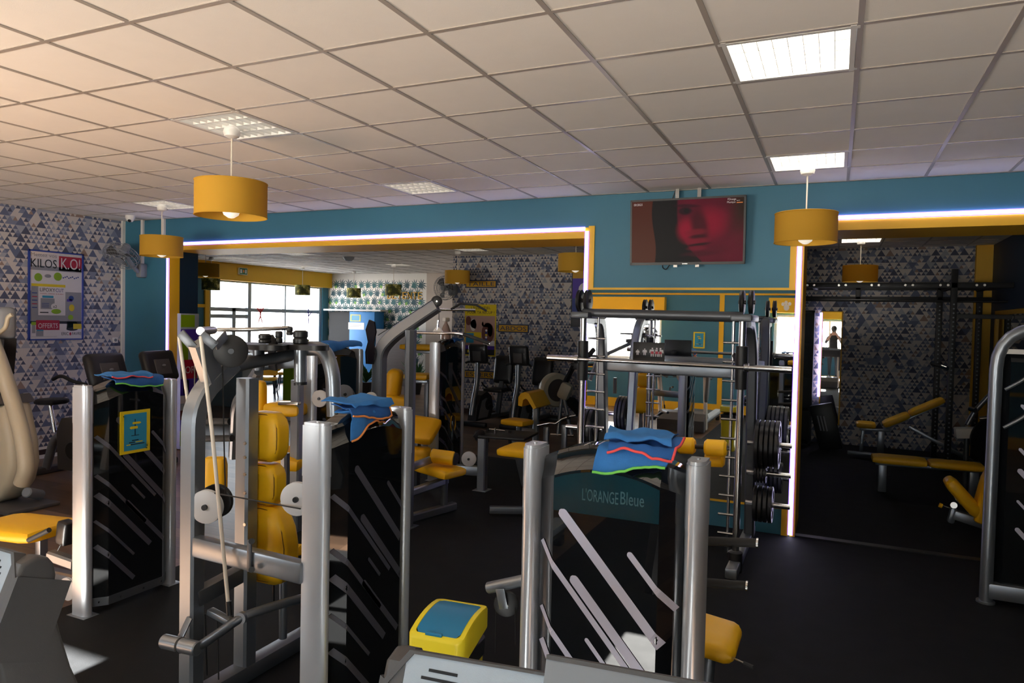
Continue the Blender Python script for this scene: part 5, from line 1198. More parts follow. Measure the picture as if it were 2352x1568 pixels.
def flat_poster(name, lab, cat, x0, x1, z0, z1, y, shapes, texts, base='print_y', border=None, group=None, hook=None):
    o = thing(name, lab, cat, ((x0+x1)/2, y, (z0+z1)/2), group=group); w, h = x1-x0, z1-z0
    s = MB(); s.mat(M[border or base]); s.bb((x0, y-.006, z0), (x1, y, z1)); sh_ = s.build('sheet', None, o); p = MB(); e = y-.0064
    for k, (m, u0, v0, u1, v1) in enumerate(shapes):
        p.mat(M[m]); p.prism([(u0*w, v0*h), (u1*w, v0*h), (u1*w, v1*h), (u0*w, v1*h)], (x0, e-.0002*k, z0), X_, Z_, 0, .0006)
    for (m, t, u, v, hh, ww) in texts: p.mat(M[m]); p.text(t, (x0+u*w, e-.0002*len(shapes)-.0008, z0+v*h), X_, Z_, hh*h, ww*w, .0006)
    if hook: hook(p, x0, z0, w, h, e-.0002*len(shapes))
    p.build('print', None, sh_, smooth=0); return o
def blob(p, m, x, z, rx, rz, y, n=16): p.mat(M[m]); p.prism([(rx*math.cos(2*PI*k/n), rz*math.sin(2*PI*k/n)) for k in range(n)], (x, y, z), X_, Z_, 0, .0006)
def recup(p, x0, z0, w, h, e):
    for (m, u, v, a, b) in (('print_t', .4, .62, .22, .1), ('print_w', .28, .6, .1, .12), ('print_br', .75, .45, .2, .2), ('print_t', .7, .62, .16, .06), ('print_br', .12, .68, .09, .09), ('print_r', .82, .5, .08, .12)): blob(p, m, x0+u*w, z0+v*h, a*w, b*h, e-.0005)
    for k in range(5): blob(p, ('print_w', 'print_b', 'print_y')[k % 3], x0+.7*w, z0+(.50-.045*k)*h, .035*w, .022*h, e-.001)
flat_poster('poster', 'yellow topped poster reading POUR TA RECUP between the signs', 'poster', -7.02, -6.30, 1.2, 2.26, 12.996,
            [('print_t', .03, .16, .97, .78), ('print_p', .03, .12, .97, .2), ('print_w', .6, .2, .97, .3), ('print_k', .03, .02, .97, .13), ('print_y', .06, .30, .54, .46), ('print_c', .05, .25, .3, .44), ('print_y', .1, .06, .3, .11)],
            [('print_k', "L'ESSENTIEL", .2, .91, .05, .62), ('print_k', 'POUR TA RECUP !', .08, .82, .05, .86)], 'print_y', hook=recup)
def advert(p, x0, z0, w, h, e):
    blob(p, 'print_w', x0+.4*w, z0+.66*h, .2*w, .12*h, e-.0005); blob(p, 'print_y', x0+.45*w, z0+.42*h, .2*w, .14*h, e-.0006)
wx = (-4.468, 12.980, 1.897)[0]
flat_poster('poster', 'dark purple poster beside the right jamb on the far wallpaper', 'poster', wx-.22, wx+.5, 1.85, 2.95, 12.996, [('print_p', .03, .5, .97, .85), ('print_b', .03, .2, .97, .5), ('print_k', .03, .03, .97, .2), ('signy', .03, .85, .97, .97)], [], 'print_k', hook=advert)
def signpost(p, x0, z0, w, h, e):
    p.mat(M['print_k']); p.prism([(.47*w, .42*h), (.50*w, .42*h), (.50*w, .8*h), (.47*w, .8*h)], (x0, e, z0), X_, Z_, 0, .0006); p.prism([(.36*w, .405*h), (.62*w, .405*h), (.62*w, .42*h), (.36*w, .42*h)], (x0, e, z0), X_, Z_, 0, .0006)
    p.mat(M['print_y']); p.prism([(.40*w, .68*h), (.64*w, .68*h), (.69*w, .70*h), (.64*w, .73*h), (.40*w, .73*h)], (x0, e-.0008, z0), X_, Z_, 0, .0006); p.prism([(.30*w, .60*h), (.34*w, .57*h), (.57*w, .57*h), (.57*w, .63*h), (.34*w, .63*h)], (x0, e-.0008, z0), X_, Z_, 0, .0006)
    p.mat(M['plant'])
    for (u, v, s_) in ((.08, .9, 1), (.92, .12, -1), (.9, .06, -1)):
        for k in range(5): an = (-.3-.35*k) if s_ > 0 else (PI-.3-.35*k); p.prism([(0, -.008*w), (.16*w*math.cos(an), .16*w*math.sin(an)), (0, .008*w)], (x0+u*w, e-.001, z0+v*h), X_, Z_, 0, .0006)
    p.mat(M['print_k'])
    for (u0, u1, v) in ((.38, .60, .29), (.28, .48, .245), (.34, .8, .195)): p.prism([(u0*w, v*h), (u1*w, v*h), (u1*w, (v+.022)*h), (u0*w, (v+.022)*h)], (x0, e-.0012, z0), X_, Z_, 0, .0006)
    p.mat(M['print_y'])
    for (u0, u1, v) in ((.5, .74, .245), (.2, .33, .195)): p.prism([(u0*w, v*h), (u1*w, v*h), (u1*w, (v+.022)*h), (u0*w, (v+.022)*h)], (x0, e-.0012, z0), X_, Z_, 0, .0006)
c0_, c1_ = (-4.245, 3.139, 1.170), (-4.245, 3.360, 1.141); ct, cb_ = (-4.245, 3.358, 1.296), (-4.245, 3.360, 1.012)
def card(name, lab, w, h): return flat_poster(name, lab, 'poster', -w/2, w/2, -h/2, h/2, 0.0, [('print_c', .12, .07, .88, .93)], [], 'print_y', hook=signpost)
cw_ = abs(c1_[1]-c0_[1]); ch_ = ct[2]-cb_[2]
ca_ = card('instruction_card', 'yellow bordered card with a signpost stuck to the black weight tower', cw_, ch_)
ca_.rotation_euler = (0, 0, PI/2); ca_.location = (-4.245, (c0_[1]+c1_[1])/2, (ct[2]+cb_[2])/2)
for ob in (ca_,): ORG[ob.name] = Vector((0, 0, 0))
k2 = card('instruction_card', 'signpost card on the teal window wall, seen in the wall mirror', .25, .36); k2.rotation_euler = (0, 0, PI); k2.location = (-2.75, BY+.012, 1.6)

pw = MB()
for a_x, a_z, q in ((0, 0, .055), (-.07, .07, .032), (-.01, .10, .034), (.06, .075, .032)): pw.prism([(q*math.cos(2*PI*k/14), q*1.2*math.sin(2*PI*k/14)) for k in range(14)], (-.95+a_x, BY+.2205, WZ1+.14+a_z), -X_, Z_, 0, .002)
tag(pw.build('petal_sticker', M['white'], None, smooth=0), 'white petal shaped sticker on a yellow window pelmet, seen in the wall mirror', 'sticker')
# raised letters on the jungle wall
LT = thing('wall_letters', 'gold raised letters spelling DETENTE on the leafy wallpaper', 'sign', (-11.6, 17.7, 2.6))
lx = (-12.191, 17.680, 2.712)[0]
for k, ch in enumerate('DETENTE'):
    t = MB(); t.text(ch, (lx+.178*k, 17.698, 2.50), X_, Z_, .21, .14, .03); t.build('letter', M['goldletter'], LT, smooth=0)
# exit sign, sensor, camera, socket, cables
EX = thing('exit_sign', 'small green exit sign on the yellow pelmet over the far window', 'sign', (-14.200, 13.967, 3.072))
e0 = (-14.250, 14.017, 3.076)
MB().bb((-14.26, e0[1]-.14, e0[2]-.09), (-14.2, e0[1]+.14, e0[2]+.09)).build('case', M['white'], EX); g = MB(); g.mat(M['exitgreen']); g.bb((-14.2, e0[1]-.13, e0[2]-.08), (-14.198, e0[1]+.13, e0[2]+.08)); g.mat(M['white']); g.bb((-14.2, e0[1]-.11, e0[2]-.05), (-14.197, e0[1]-.05, e0[2]+.05)); g.bb((-14.2, e0[1]+.06, e0[2]-.05), (-14.197, e0[1]+.10, e0[2]+.05)); g.mat(M['orange']); g.bb((-14.2, e0[1]-.02, e0[2]-.03), (-14.196, e0[1]+.03, e0[2]+.04)); g.build('pictogram', None, EX, smooth=0)
d0 = (-9.778, 12.684, 3.220); DS = thing('ceiling_speaker', 'round grey sensor on the back room ceiling', 'sensor', (d0[0], d0[1], CZ)); MB().lathe([(.12, 0), (.12, -.03), (.07, -.09), (.001, -.1)], (d0[0], d0[1], CZ), n=20).build('dome', M['grey'], DS)
d1 = (-8.794, 6.642, 3.220); CC = thing('security_camera', 'white dome camera on the ceiling above the wall fan', 'camera', (d1[0], d1[1], CZ)); MB().lathe([(.06, 0), (.062, -.03), (.05, -.06), (.03, -.085), (.001, -.09)], (d1[0], d1[1], CZ), n=20).build('body', M['white'], CC); MB().disc((d1[0]+.025, d1[1]-.03, CZ-.075), (.4, -.6, -.7), .022, .015).build('lens', M['black'], CC)
so = thing('wall_socket', 'white socket on the triangle wallpaper near the corner', 'socket', (-9.44, 6.9, 1.54)); MB().bb((-9.44, 6.86, 1.50), (-9.428, 6.94, 1.58), .003).build('plate', M['white'], so); MB().disc((-9.427, 6.9, 1.54), (1, 0, 0), .022, .004).build('outlet', M['grey'], so)
for x, z0, lab in ((-9.03, 2.62, 'pale cable duct running up to the ceiling above the wall fan'), (-8.60, 2.9, 'short pale cable duct beside the small pendant')):
    o = MB().bb((x-.02, 7.0, z0), (x+.02, 7.03, CZ)).build('cable_duct', M['whitepaint']); tag(o, lab, 'cable duct')
def fan(lab, base, head, nrm, wall_axis, r=.24):
    o = thing('wall_fan', lab, 'fan', base, group='grey wall fans'); base, head, n = Vector(base), Vector(head), Vector(nrm).normalized()
    g = MB(); F = g.frame(n)
    for q, dz in ((1.0, 0), (.96, .05), (.8, .075), (.55, .085), (.3, .088)):
        for sg_ in (-1, 1): g.tube([head+F @ Vector((r*q*math.cos(2*PI*k/32), r*q*math.sin(2*PI*k/32), sg_*dz)) for k in range(32)], .004, n=5, closed=True)
    for k in range(28):
        a = 2*PI*k/28; ca, sa = math.cos(a), math.sin(a)
        g.tube([head+F @ Vector((r*q*ca, r*q*sa, dz)) for q, dz in ((.15, .088), (.55, .085), (.8, .075), (.96, .05), (1, 0), (.96, -.05), (.8, -.075), (.55, -.085), (.15, -.088))], .0016, n=4)
    g.build('guard', M['grey'], o)
    b = MB()
    for k in range(3):
        a0 = 2*PI*k/3; b.add([head+F @ Vector((x*math.cos(a0+t), x*math.sin(a0+t), zz)) for x, t, zz in ((.04, 0, -.01), (r*.85, -.3, -.03), (r*.88, .1, 0), (r*.8, .55, .03), (.04, .8, .02))], [[0, 1, 2, 3, 4]])
    b.build('blades', M['dgrey'], o, smooth=0)
    MB().cyl(head-n*.02, head-n*.2, .06, .05, n=18, bev=.01).build('motor', M['grey'], o); MB().cyl(head+n*.07, head+n*.095, .05, n=16).build('hub_cap', M['grey'], o)
    MB().tube([head-n*.16, head-n*.18-Z_*.16, base+Vector(wall_axis)*.1-Z_*.02, base+Vector(wall_axis)*.03], .03, .06).build('arm', M['grey'], o); MB().box(base+Vector(wall_axis)*.03, (.12, .12, .2), .03).build('wall_plate', M['grey'], o); return o
fan('grey wall fan tilted down beside the triangle wallpaper', (-9.007, 7.020, 2.539), (-8.935, 6.620, 2.712), (.15, -.55, -.8), (0, -1, 0), .23)
fan('grey wall fan in the back room left of the TAILLE sign', (-7.26, 12.98, 2.55), (-7.286, 12.600, 2.579), (-.05, -1, -.05), (0, -1, 0), .25)

# ------------------------------------------------------------------ right room: rig, benches, mirror, crash pad, last tower
RG = thing('training_rig', 'matt black training rig with bolted beams along the dark right room', 'rig', (.9, 12.0, .006))
zb = (-0.135, 11.300, 2.560)[2]
def bolts(mb, xs, y, z):
    for x in xs: mb.cyl((x, y, z), (x, y-.014, z), .017, n=8)
ux = [(1.410, 12.400, 1.007)[0], (1.449, 11.300, 1.101)[0], (1.948, 12.600, 1.024)[0]]
MB().beam((-1.1, 11.3, zb), (2.12, 11.3, zb), .075, .075, .004).build('beam', M['rig'], RG); MB().beam((-1.1, 12.4, (-0.141, 12.400, 2.404)[2]), (2.12, 12.4, (-0.141, 12.400, 2.404)[2]), .075, .075, .004).build('beam', M['rig'], RG); MB().beam((-1.1, 12.4, zb+.02), (2.12, 12.4, zb+.02), .075, .075, .004).build('beam', M['rig'], RG)
MB().cyl((-1.1, 11.5, zb-.21), (2.1, 11.5, zb-.21), .018, n=10).build('pull_up_bar', M['rig'], RG)
for x, y in ((ux[0], 12.4), (ux[1], 11.3), (ux[2], 12.6), (.3, 12.4)):
    top = zb+.22 if y == 11.3 else zb+.04
    if x == .3: 
        MB().beam((x, 12.4, zb-.22), (x, 12.4, zb+.02), .075, .075, .004).build('spacer', M['rig'], RG); continue
    up = MB().beam((x, y, .006), (x, y, top), .075, .075, .004).build('upright', M['rig'], RG)
    h = MB()
    for k in range(36): h.cyl((x, y-.036, .2+.06*k), (x, y-.0395, .2+.06*k), .012, n=8)
    h.build('hole_pattern', M['grey'], up)
for x in (-.3, ux[1], 1.9): MB().beam((x, 11.3, zb), (x, 12.4, zb), .07, .07, .004).build('cross_member', M['rig'], RG)
bt = MB(); bolts(bt, [-.4+.09*(k % 2)+.42*(k//2) for k in range(12)], 11.262, zb)
bt.build('bolt_pattern', M['steel'], RG)['kind'] = 'stuff'
MB().beam((ux[1], 11.3, zb-.42), (2.12, 11.3, zb-.42), .06, .06, .004).build('beam', M['rig'], RG)
jx = (1.354, 11.200, 1.431)
MB().cyl((1.220, 11.300, 1.473), (1.352, 11.100, 1.442), .022, n=12).build('j_hook', M['softblack'], RG); MB().cyl((1.324, 11.120, 1.451), (1.376, 11.050, 1.434), .03, n=14).build('hook_end', M['chrome'], RG)
LM = thing('leaning_mirror', 'tall narrow mirror on the dark wallpaper with the photographer reflected in it', 'mirror', (0.0, 12.97, 1.25))
m0, m1 = (-0.201, 12.970, 2.205), (0.084, 12.970, 2.210); mb_ = (0.145, 12.970, 0.343)
MB().bb((m0[0], 12.965, mb_[2]), (m1[0], 12.975, m0[2])).build('glass', M['mirror'], LM)
fr = MB(); fr.bb((m1[0], 12.955, mb_[2]-.015), (m1[0]+.02, 12.999, m0[2]+.015)); fr.bb((m0[0]-.015, 12.955, mb_[2]-.02), (m1[0]+.02, 12.999, mb_[2])); fr.bb((m0[0]-.015, 12.955, m0[2]), (m1[0]+.02, 12.999, m0[2]+.015)); fr.bb((m0[0]-.02, 12.955, mb_[2]-.015), (m0[0], 12.999, m0[2]+.015)); fr.build('frame', M['signy'], LM)
l0, l1 = (-0.193, 12.940, 2.190), (-0.148, 12.940, 0.784)
led((m0[0]-.03, 12.94, l1[2]), (m0[0]-.03, 12.94, l0[2]), (0, -1, 0), 'short upright glowing strip on the left edge of the narrow mirror')
SD = thing('side_mirror', 'yellow framed mirror on the dark side wall of the right room', 'mirror', (2.13, 11.2, 1.2)); MB().bb((2.13, 10.2, .3), (2.14, 12.3, 2.18)).build('glass', M['mirror'], SD)
fr = MB(); fr.bb((2.11, 12.3, .26), (2.15, 12.38, 2.22)); fr.bb((2.11, 10.12, .26), (2.15, 10.2, 2.22)); fr.bb((2.11, 10.12, 2.18), (2.15, 12.38, 2.24)); fr.bb((2.11, 10.12, .22), (2.15, 12.38, .3)); fr.build('frame', M['signy'], SD)
CB = thing('storage_locker', 'black shelf cabinet in the shadow left of the narrow mirror', 'cabinet', (-.65, 12.6, .006))
cb2 = MB(); cb2.bb((-1.18, 12.55, 0.006), (-.32, 12.98, .03)); 
for z in (.55, 1.1, 1.65, 2.2): cb2.bb((-1.18, 12.55, z-.02), (-.32, 12.98, z+.02))
for x in (-1.16, -.34): cb2.bb((x-.02, 12.55, .006), (x+.02, 12.98, 2.22))
cb2.build('body', M['rig'], CB)
bk = MB(); bk.bb((-1.16, 12.96, .03), (-.32, 12.98, 2.2)); bk.build('back', M['rig'], CB)
BG = thing('foam_pad', 'black leaning pad with three white stripes below the narrow mirror', 'exercise pad', (-0.103, 12.200, 0.309))
g0 = (-0.091, 12.200, 0.517)
MB().box((g0[0]-.0, 12.25, .37), (.34, .12, .74), .02, (0, -.25, 0)).build('pad', M['black'], BG)
g = MB()
for k in range(3): g.box((g0[0]-.10+.045*k, 12.185, .43), (.02, .004, .24), 0, (0, -.25, 0))
g.build('stripes', M['print_gr'], BG)
def bench(lab, legs, pads, frame, loc, extra=None):
    o = thing('weight_bench', lab, 'bench', loc, group='yellow weight benches in the right room')
    for c, s, r in pads: MB().pad(c, s, r, .04).build('pad', M['vinyl'], o)
    for a, b, w, h in frame: MB().beam(a, b, w, h, .008).build('frame_beam', M['silver'], o)
    for a, b, w, h in legs: MB().beam(a, b, w, h, .008).build('leg', M['silver'], o)
    return o
bA, bB, bC = (0.431, 9.500, 0.412), (1.021, 9.500, 0.410), (1.585, 9.500, 0.429)
bench('flat yellow bench lying level on one silver leg in the right room', [((bA[0]+.13, 9.5, .006), (bA[0]+.13, 9.5, bA[2]-.04), .09, .07), ((bC[0]-.1, 9.5, .006), (bC[0]-.1, 9.5, bC[2]-.05), .09, .07)],
      [(((bA[0]+bB[0])/2, 9.5, (bA[2]+bB[2])/2-.01), (bB[0]-bA[0]-.01, .32, .09), None), (((bC[0]+bB[0])/2, 9.5, (bC[2]+bB[2])/2-.02), (bC[0]-bB[0]-.01, .32, .08), None)], [((bA[0]+.05, 9.5, bA[2]-.07), (bC[0], 9.5, bC[2]-.07), .08, .04)], (bA[0]+.6, 9.5, .006))
q0, q1, q2, q3, q4 = (0.320, 11.800, 0.530), (0.588, 11.800, 0.532), (0.680, 11.800, 0.546), (1.012, 11.800, 0.726), (1.442, 11.800, 0.965)
an1 = -math.atan2(q3[2]-q2[2], q3[0]-q2[0]); an2 = -math.atan2(q4[2]-q3[2], q4[0]-q3[0])
ib = bench('inclined yellow bench with raised backrest by the dark rig', [((q2[0]-.02, 11.8, .1), (q2[0]-.02, 11.8, q1[2]-.1), .09, .08), ((q0[0]+.08, 11.8, .1), (q0[0]+.1, 11.8, q0[2]-.1), .05, .05)],
      [(((q0[0]+q1[0])/2, 11.8, q0[2]-.02), (q1[0]-q0[0], .30, .09), None), (((q2[0]+q3[0])/2, 11.8, (q2[2]+q3[2])/2-.02), (math.hypot(q3[0]-q2[0], q3[2]-q2[2]), .30, .10), (0, an1, 0)), (((q3[0]+q4[0])/2, 11.8, (q3[2]+q4[2])/2-.01), (math.hypot(q4[0]-q3[0], q4[2]-q3[2]), .30, .09), (0, an2, 0))],
      [((q0[0]-.1, 11.8, .07), (q0[0]+1.6, 11.8, .07), .08, .05), ((q0[0]+.05, 11.8, q0[2]-.09), (q2[0]+.1, 11.8, q2[2]-.1), .07, .04), ((q2[0], 11.8, q2[2]-.10), (q4[0], 11.8, q4[2]-.07), .06, .03), ((q3[0]-.0, 11.8, q3[2]-.2), (q0[0]+1.5, 11.8, .1), .05, .05)], (q2[0], 11.8, .006))
HS = thing('hack_squat_machine', 'tilted yellow seat with adjusting knob beside the last tower on the right', 'weight machine', (1.15, 8.0, .006))
MB().pad((1.169, 8.000, 0.348), (.42, .3, .12), (0, .85, 0), .055).build('seat', M['vinyl'], HS); MB().pad((1.346, 8.000, 0.370), (.12, .3, .5), (0, .2, 0), .05).build('backrest', M['vinyl'], HS)
MB().beam((1.096, 8.000, 0.168), (1.489, 8.000, 0.072), .09, .09, .012).build('frame_beam', M['silver'], HS); MB().beam((1.101, 8.000, 0.233), (1.071, 8.000, 0.080), .06, .08, .02).build('pivot_arm', M['silver'], HS)
MB().cyl((1.090, 7.950, 0.264), (1.083, 7.900, 0.275), .03, n=14).build('pivot', M['steel'], HS); MB().cyl((1.066, 8.000, 0.220), (0.999, 8.000, 0.237), .008, n=8).build('pin', M['steel'], HS); MB().cyl((1.000, 8.000, 0.233), (0.974, 8.000, 0.242), .022, n=12).build('knob', M['vinyl'], HS)
MB().beam((1.095, 7.980, 0.335), (1.144, 7.980, 0.273), .05, .012).build('seat_rail', M['steel'], HS); pst = (1.489, 8.000, 0.072); MB().beam((pst[0], 8.0, .006), pst, .08, .08).build('post', M['silver'], HS)
# row of a plate loaded machine behind
LG = thing('leg_press', 'dark machine with pale footplate behind the arch of the last tower', 'weight machine', (1.65, 10.0, .006))
MB().box((1.494, 10.100, 0.711), (.26, .2, .12), .01, (0, -.1, 0)).build('foot_plate', M['white'], LG); MB().tube([(1.505, 10.200, 0.795), (1.572, 10.200, 0.961), (1.729, 10.200, 1.184)], .03, .1).build('swing_arm', M['silver'], LG)
MB().cyl((1.491, 10.100, 0.647), ((1.491, 10.100, 0.647)[0], 10.1, .01), .03, n=12).build('post', M['darksilver'], LG); w0 = (1.706, 9.950, 0.662); wheel(LG, w0, (.5, -.85, 0), .26, .03, 'black', 'cam', 'darksilver')
MB().cyl((1.495, 10.000, 1.014), (1.541, 9.950, 1.001), .03, n=14).build('grip_end', M['chrome'], LG); MB().cyl((1.597, 10.000, 0.896), (1.748, 10.000, 0.928), .03, n=12).build('pivot', M['steel'], LG)
G = thing('weight_machine', 'arched silver weight tower cut by the right edge of the picture', 'weight machine', (1.45, 6.1, .006), group='selectorised gym machines')
gx0, gx1 = 1.04, 1.92; gz = (1.196, 6.000, 2.024)[2]
MB().tube([(gx0, 6.0, .01), (gx0+.005, 6.0, gz-.04), (gx1, 6.0, gz-.04), (gx1, 6.0, .01)], .042, .30, n=18).build('arch_tube', M['silver'], G)
Tg = TR((gx0+gx1)/2, 6.09)
tower(Tg, G, (1.070, 6.000, 1.821)[2], .92, posts=False, dx=.02, flat=True)
MB().bb((gx0+.05, 5.99, (1.071, 6.000, 1.793)[2]), (gx1-.05, 6.02, (1.070, 6.000, 1.827)[2])).build('top_bar', M['whitepaint'], G)
MB().beam((gx0, 6.0, .10), (gx1, 6.0, .10), .08, .11).build('base_beam', M['silver'], G)
for zc in (1.72, 1.45):
    MB().tube([(gx0+.06+.17*math.sin(PI/2*k/8), 5.985, zc-.18+.18*k/8*1.0) for k in range(9)], .012, n=8).build('highlight_arc', M['silver'], G)  # arc-shaped highlights on the cover, built as thin silver tubes
for x in (gx0, gx1): MB().cyl((x, 6.0, .006), (x, 6.0, .02), .06, n=16).build('foot_plate', M['silver'], G)

# ------------------------------------------------------------------ back room on the left
VM = thing('drinks_machine', 'purple and yellow drinks cabinet standing against the left jamb of the wide opening', 'drinks machine', (-8.46, 7.36, 0))
y0_, y1_ = (-8.430, 7.166, 0.830)[1], (-8.430, 7.483, 0.804)[1]; vt = (-8.430, 7.319, 1.945)[2]
MB().bb((-8.505, y0_, .01), (-8.43, y1_, vt), .008).build('body', M['lgrey'], VM)
g = MB(); H_ = y1_-y0_
for m, a, b, x0, x1 in (('print_g', .90, .99, .0, .75), ('print_p', .80, .885, 0, 1), ('print_g', .66, .80, 0, .4), ('print_r', .52, .66, .1, .9), ('print_p', .40, .52, .0, .95), ('print_w', .41, .51, .15, .45), ('print_w', .34, .395, 0, .7), ('print_p', .29, .34, .4, 1), ('print_br', .22, .29, 0, 1), ('print_p', .14, .22, 0, 1), ('print_g', .03, .14, 0, 1)):
    g.mat(M[m]); g.bb((-8.43, y0_+H_*x0, vt*a), (-8.427, y0_+H_*x1, vt*b))
g.mat(M['print_w']); g.text('OR', (-8.4265, y0_+H_*.25, vt*.56), Y_, Z_, .10, .17, .002); g.build('print', None, VM, smooth=0)
MB().tube([(-8.405, y0_+H_*.7, .35), (-8.405, y0_+H_*.7, 1.5)], .012).build('door_handle', M['steel'], VM)
RC = thing('reception_counter', 'pale grey reception counter beyond the pec deck', 'counter', (-12.2, 12.4, 0))
r0, r1 = (-12.211, 11.000, 0.162), (-11.147, 11.000, 0.196)
MB().bb((r0[0]-.6, 11.0, 0), (r1[0], 11.6, 1.05), .02).build('front', M['lgrey'], RC); MB().bb((r0[0]-.65, 10.9, 1.05), (r1[0]+.08, 11.7, 1.1), .01).build('worktop', M['whitepaint'], RC)
BT = thing('window_counter', 'long dark counter under the far window with pots on it', 'counter', (-13.0, 15.2, 0))
MB().bb((-14.2, 13.9, .98), (-13.4, 17.2, 1.03), .01).build('worktop', M['wooddark'], BT)
for y in (14.1, 15.5, 17.0): MB().bb((-14.0, y-.03, 0), (-13.6, y+.03, .98)).build('leg', M['black'], BT)
def chair(lab):
    o = thing('yellow_chair', lab, 'chair', group='yellow chairs before the far window', local=True)
    MB().pad((0, 0, .46), (.46, .46, .07), None, .03).build('seat', M['vinyl'], o); MB().pad((0, .22, .70), (.44, .07, .36), (-.15, 0, 0), .03).build('backrest', M['vinyl'], o)
    for sx in (-1, 1):
        for sy in (-1, 1): MB().cyl((sx*.17, sy*.17, .44), (sx*.23, sy*.23, 0), .02, .012, n=10).build('leg', M['navy'], o)
    return o
h0 = (-12.013, 12.601, -0.000); Ch = chair('yellow chair on dark legs, seen through the pec deck frame'); Ch.location = (h0[0], h0[1], 0); Ch.rotation_euler = (0, 0, .6)
h1 = (-12.796, 13.843, -0.000); dup(Ch, (h1[0], h1[1]+.3, 0), 2.2, 'second yellow chair, behind the one seen through the pec deck frame')
rl = thing('round_table', 'round dark table behind the yellow chair near the far window', 'table', (h0[0]-.6, h0[1]+.9, 0)); MB().lathe([(.36, .72), (.38, .73), (.38, .75), (.36, .76)], (h0[0]-.6, h0[1]+.9, 0), n=32).build('top', M['wooddark'], rl); MB().cyl((h0[0]-.6, h0[1]+.9, 0), (h0[0]-.6, h0[1]+.9, .72), .035, n=14).build('leg', M['black'], rl)
wb = thing('standing_screen', 'pale floor standing screen beside the yellow chairs', 'screen', (-9.397, 10.429, 0.000)); b0 = (-9.601, 10.654, 0.000); MB().bb((b0[0]-.12, b0[1]-.02, 0), (b0[0]+.12, b0[1]+.02, 1.0)).build('panel', M['print_g'], wb); MB().bb((b0[0]-.16, b0[1]-.12, 0), (b0[0]+.16, b0[1]+.12, .03)).build('base', M['black'], wb)
def decal(lab, name, px_, m, polys, s):
    o = MB()
    for p in polys: o.prism([(a*s, b*s) for a, b in p], px_, Y_, Z_, 0, .004)
    return tag(o.build(name, M[m], None, smooth=0), lab, 'window sticker')
dp = (-14.440, 14.881, 1.882); decal('pink dancing figure stuck on the far window', 'window_sticker', dp, 'coral', [[(-.1, .5), (.1, .5), (.06, .1), (.3, -.5), (.2, -.5), (0, -.05), (-.2, -.5), (-.3, -.5), (-.06, .1)], [(-.08, .35), (-.4, .75), (-.3, .8), (0, .45)], [(.08, .35), (.42, .8), (.32, .85), (0, .45)], [(-.09, .55), (.09, .55), (.09, .75), (-.09, .75)]], .32)
dp = (-14.440, 16.830, 1.907); decal('lilac dancing figure stuck on the far window', 'window_sticker', dp, 'print_p', [[(-.07, .5), (.07, .5), (.05, .0), (.1, -.6), (.0, -.6), (-.05, 0)], [(.05, .2), (.5, .5), (.5, .42), (.05, .05)], [(-.08, .55), (.08, .55), (.08, .72), (-.08, .72)]], .34)
pt_ = (-13.800, 15.943, 1.609); pot = thing('flower_pot', 'yellow pot on the counter under the far window', 'pot', (-13.8, pt_[1], 1.03)); MB().lathe([(.09, 0), (.13, .22), (.14, .24)], (-13.8, pt_[1], 1.03), n=20).build('pot', M['binyellow'], pot); g = MB()
for k in range(7): a = k*.9; g.prism([(0, 0), (.05, .15), (0, .32), (-.05, .15)], (-13.8, pt_[1], 1.25), Vector((math.cos(a), math.sin(a), 0)), Vector((.3*math.sin(a), -.3*math.cos(a), 1)).normalized(), 0, .003)
g.build('leaves', M['plant'], pot, smooth=0)
o = MB().bb((-13.2, 17.2, 0), (-12.3, 17.68, 2.1), .01).build('blue_cabinet', M['paleblue']); tag(o, 'bright blue tall cabinet before the leafy wallpaper', 'cabinet')
a0, a1 = (-13.158, 17.190, 2.013), (-12.790, 17.190, 1.813)
flat_poster('notice', 'small yellow edged notice on the bright blue cabinet', 'notice', a0[0], a1[0], a1[2], a0[2], 17.198, [('print_c', .1, .1, .9, .9)], [], 'print_y')
a0, a1 = (-13.233, 17.190, 1.778), (-12.660, 17.190, 1.572)
flat_poster('notice', 'white notice sheet on the bright blue cabinet', 'notice', a0[0], a1[0], a1[2], a0[2], 17.198, [('print_gr', .1, .6, .8, .64), ('print_gr', .1, .4, .7, .44)], [], 'print_w')
o = MB().bb((-14.2, 17.5, 0), (-13.25, 17.69, 2.1)).build('door_1', M['hole']); o['kind'] = 'structure'
o = MB().bb((-14.3, 17.35, 2.12), (-12.2, 17.69, 2.17)).build('wall_shelf', M['whitepaint']); tag(o, 'white shelf across the leafy wallpaper above the blue cabinet', 'shelf')
f0, f1 = (-12.062, 17.000, 1.613), (-10.994, 17.000, 1.640)
FP = thing('wicker_screen', 'dark brown wicker screen in front of the leafy wallpaper', 'screen', ((f0[0]+f1[0])/2, 17.0, 0)); g = MB(); 
g.bb((f0[0], 16.95, .02), (f1[0], 17.05, f0[2])); g.build('panel', M['wooddark'], FP); g = MB()
for k in range(16): z = .1+k*(f0[2]-.15)/16; g.bb((f0[0]+.02, 16.94, z), (f1[0]-.02, 16.952, z+.03))
g.build('slats', M['wooddark'], FP)
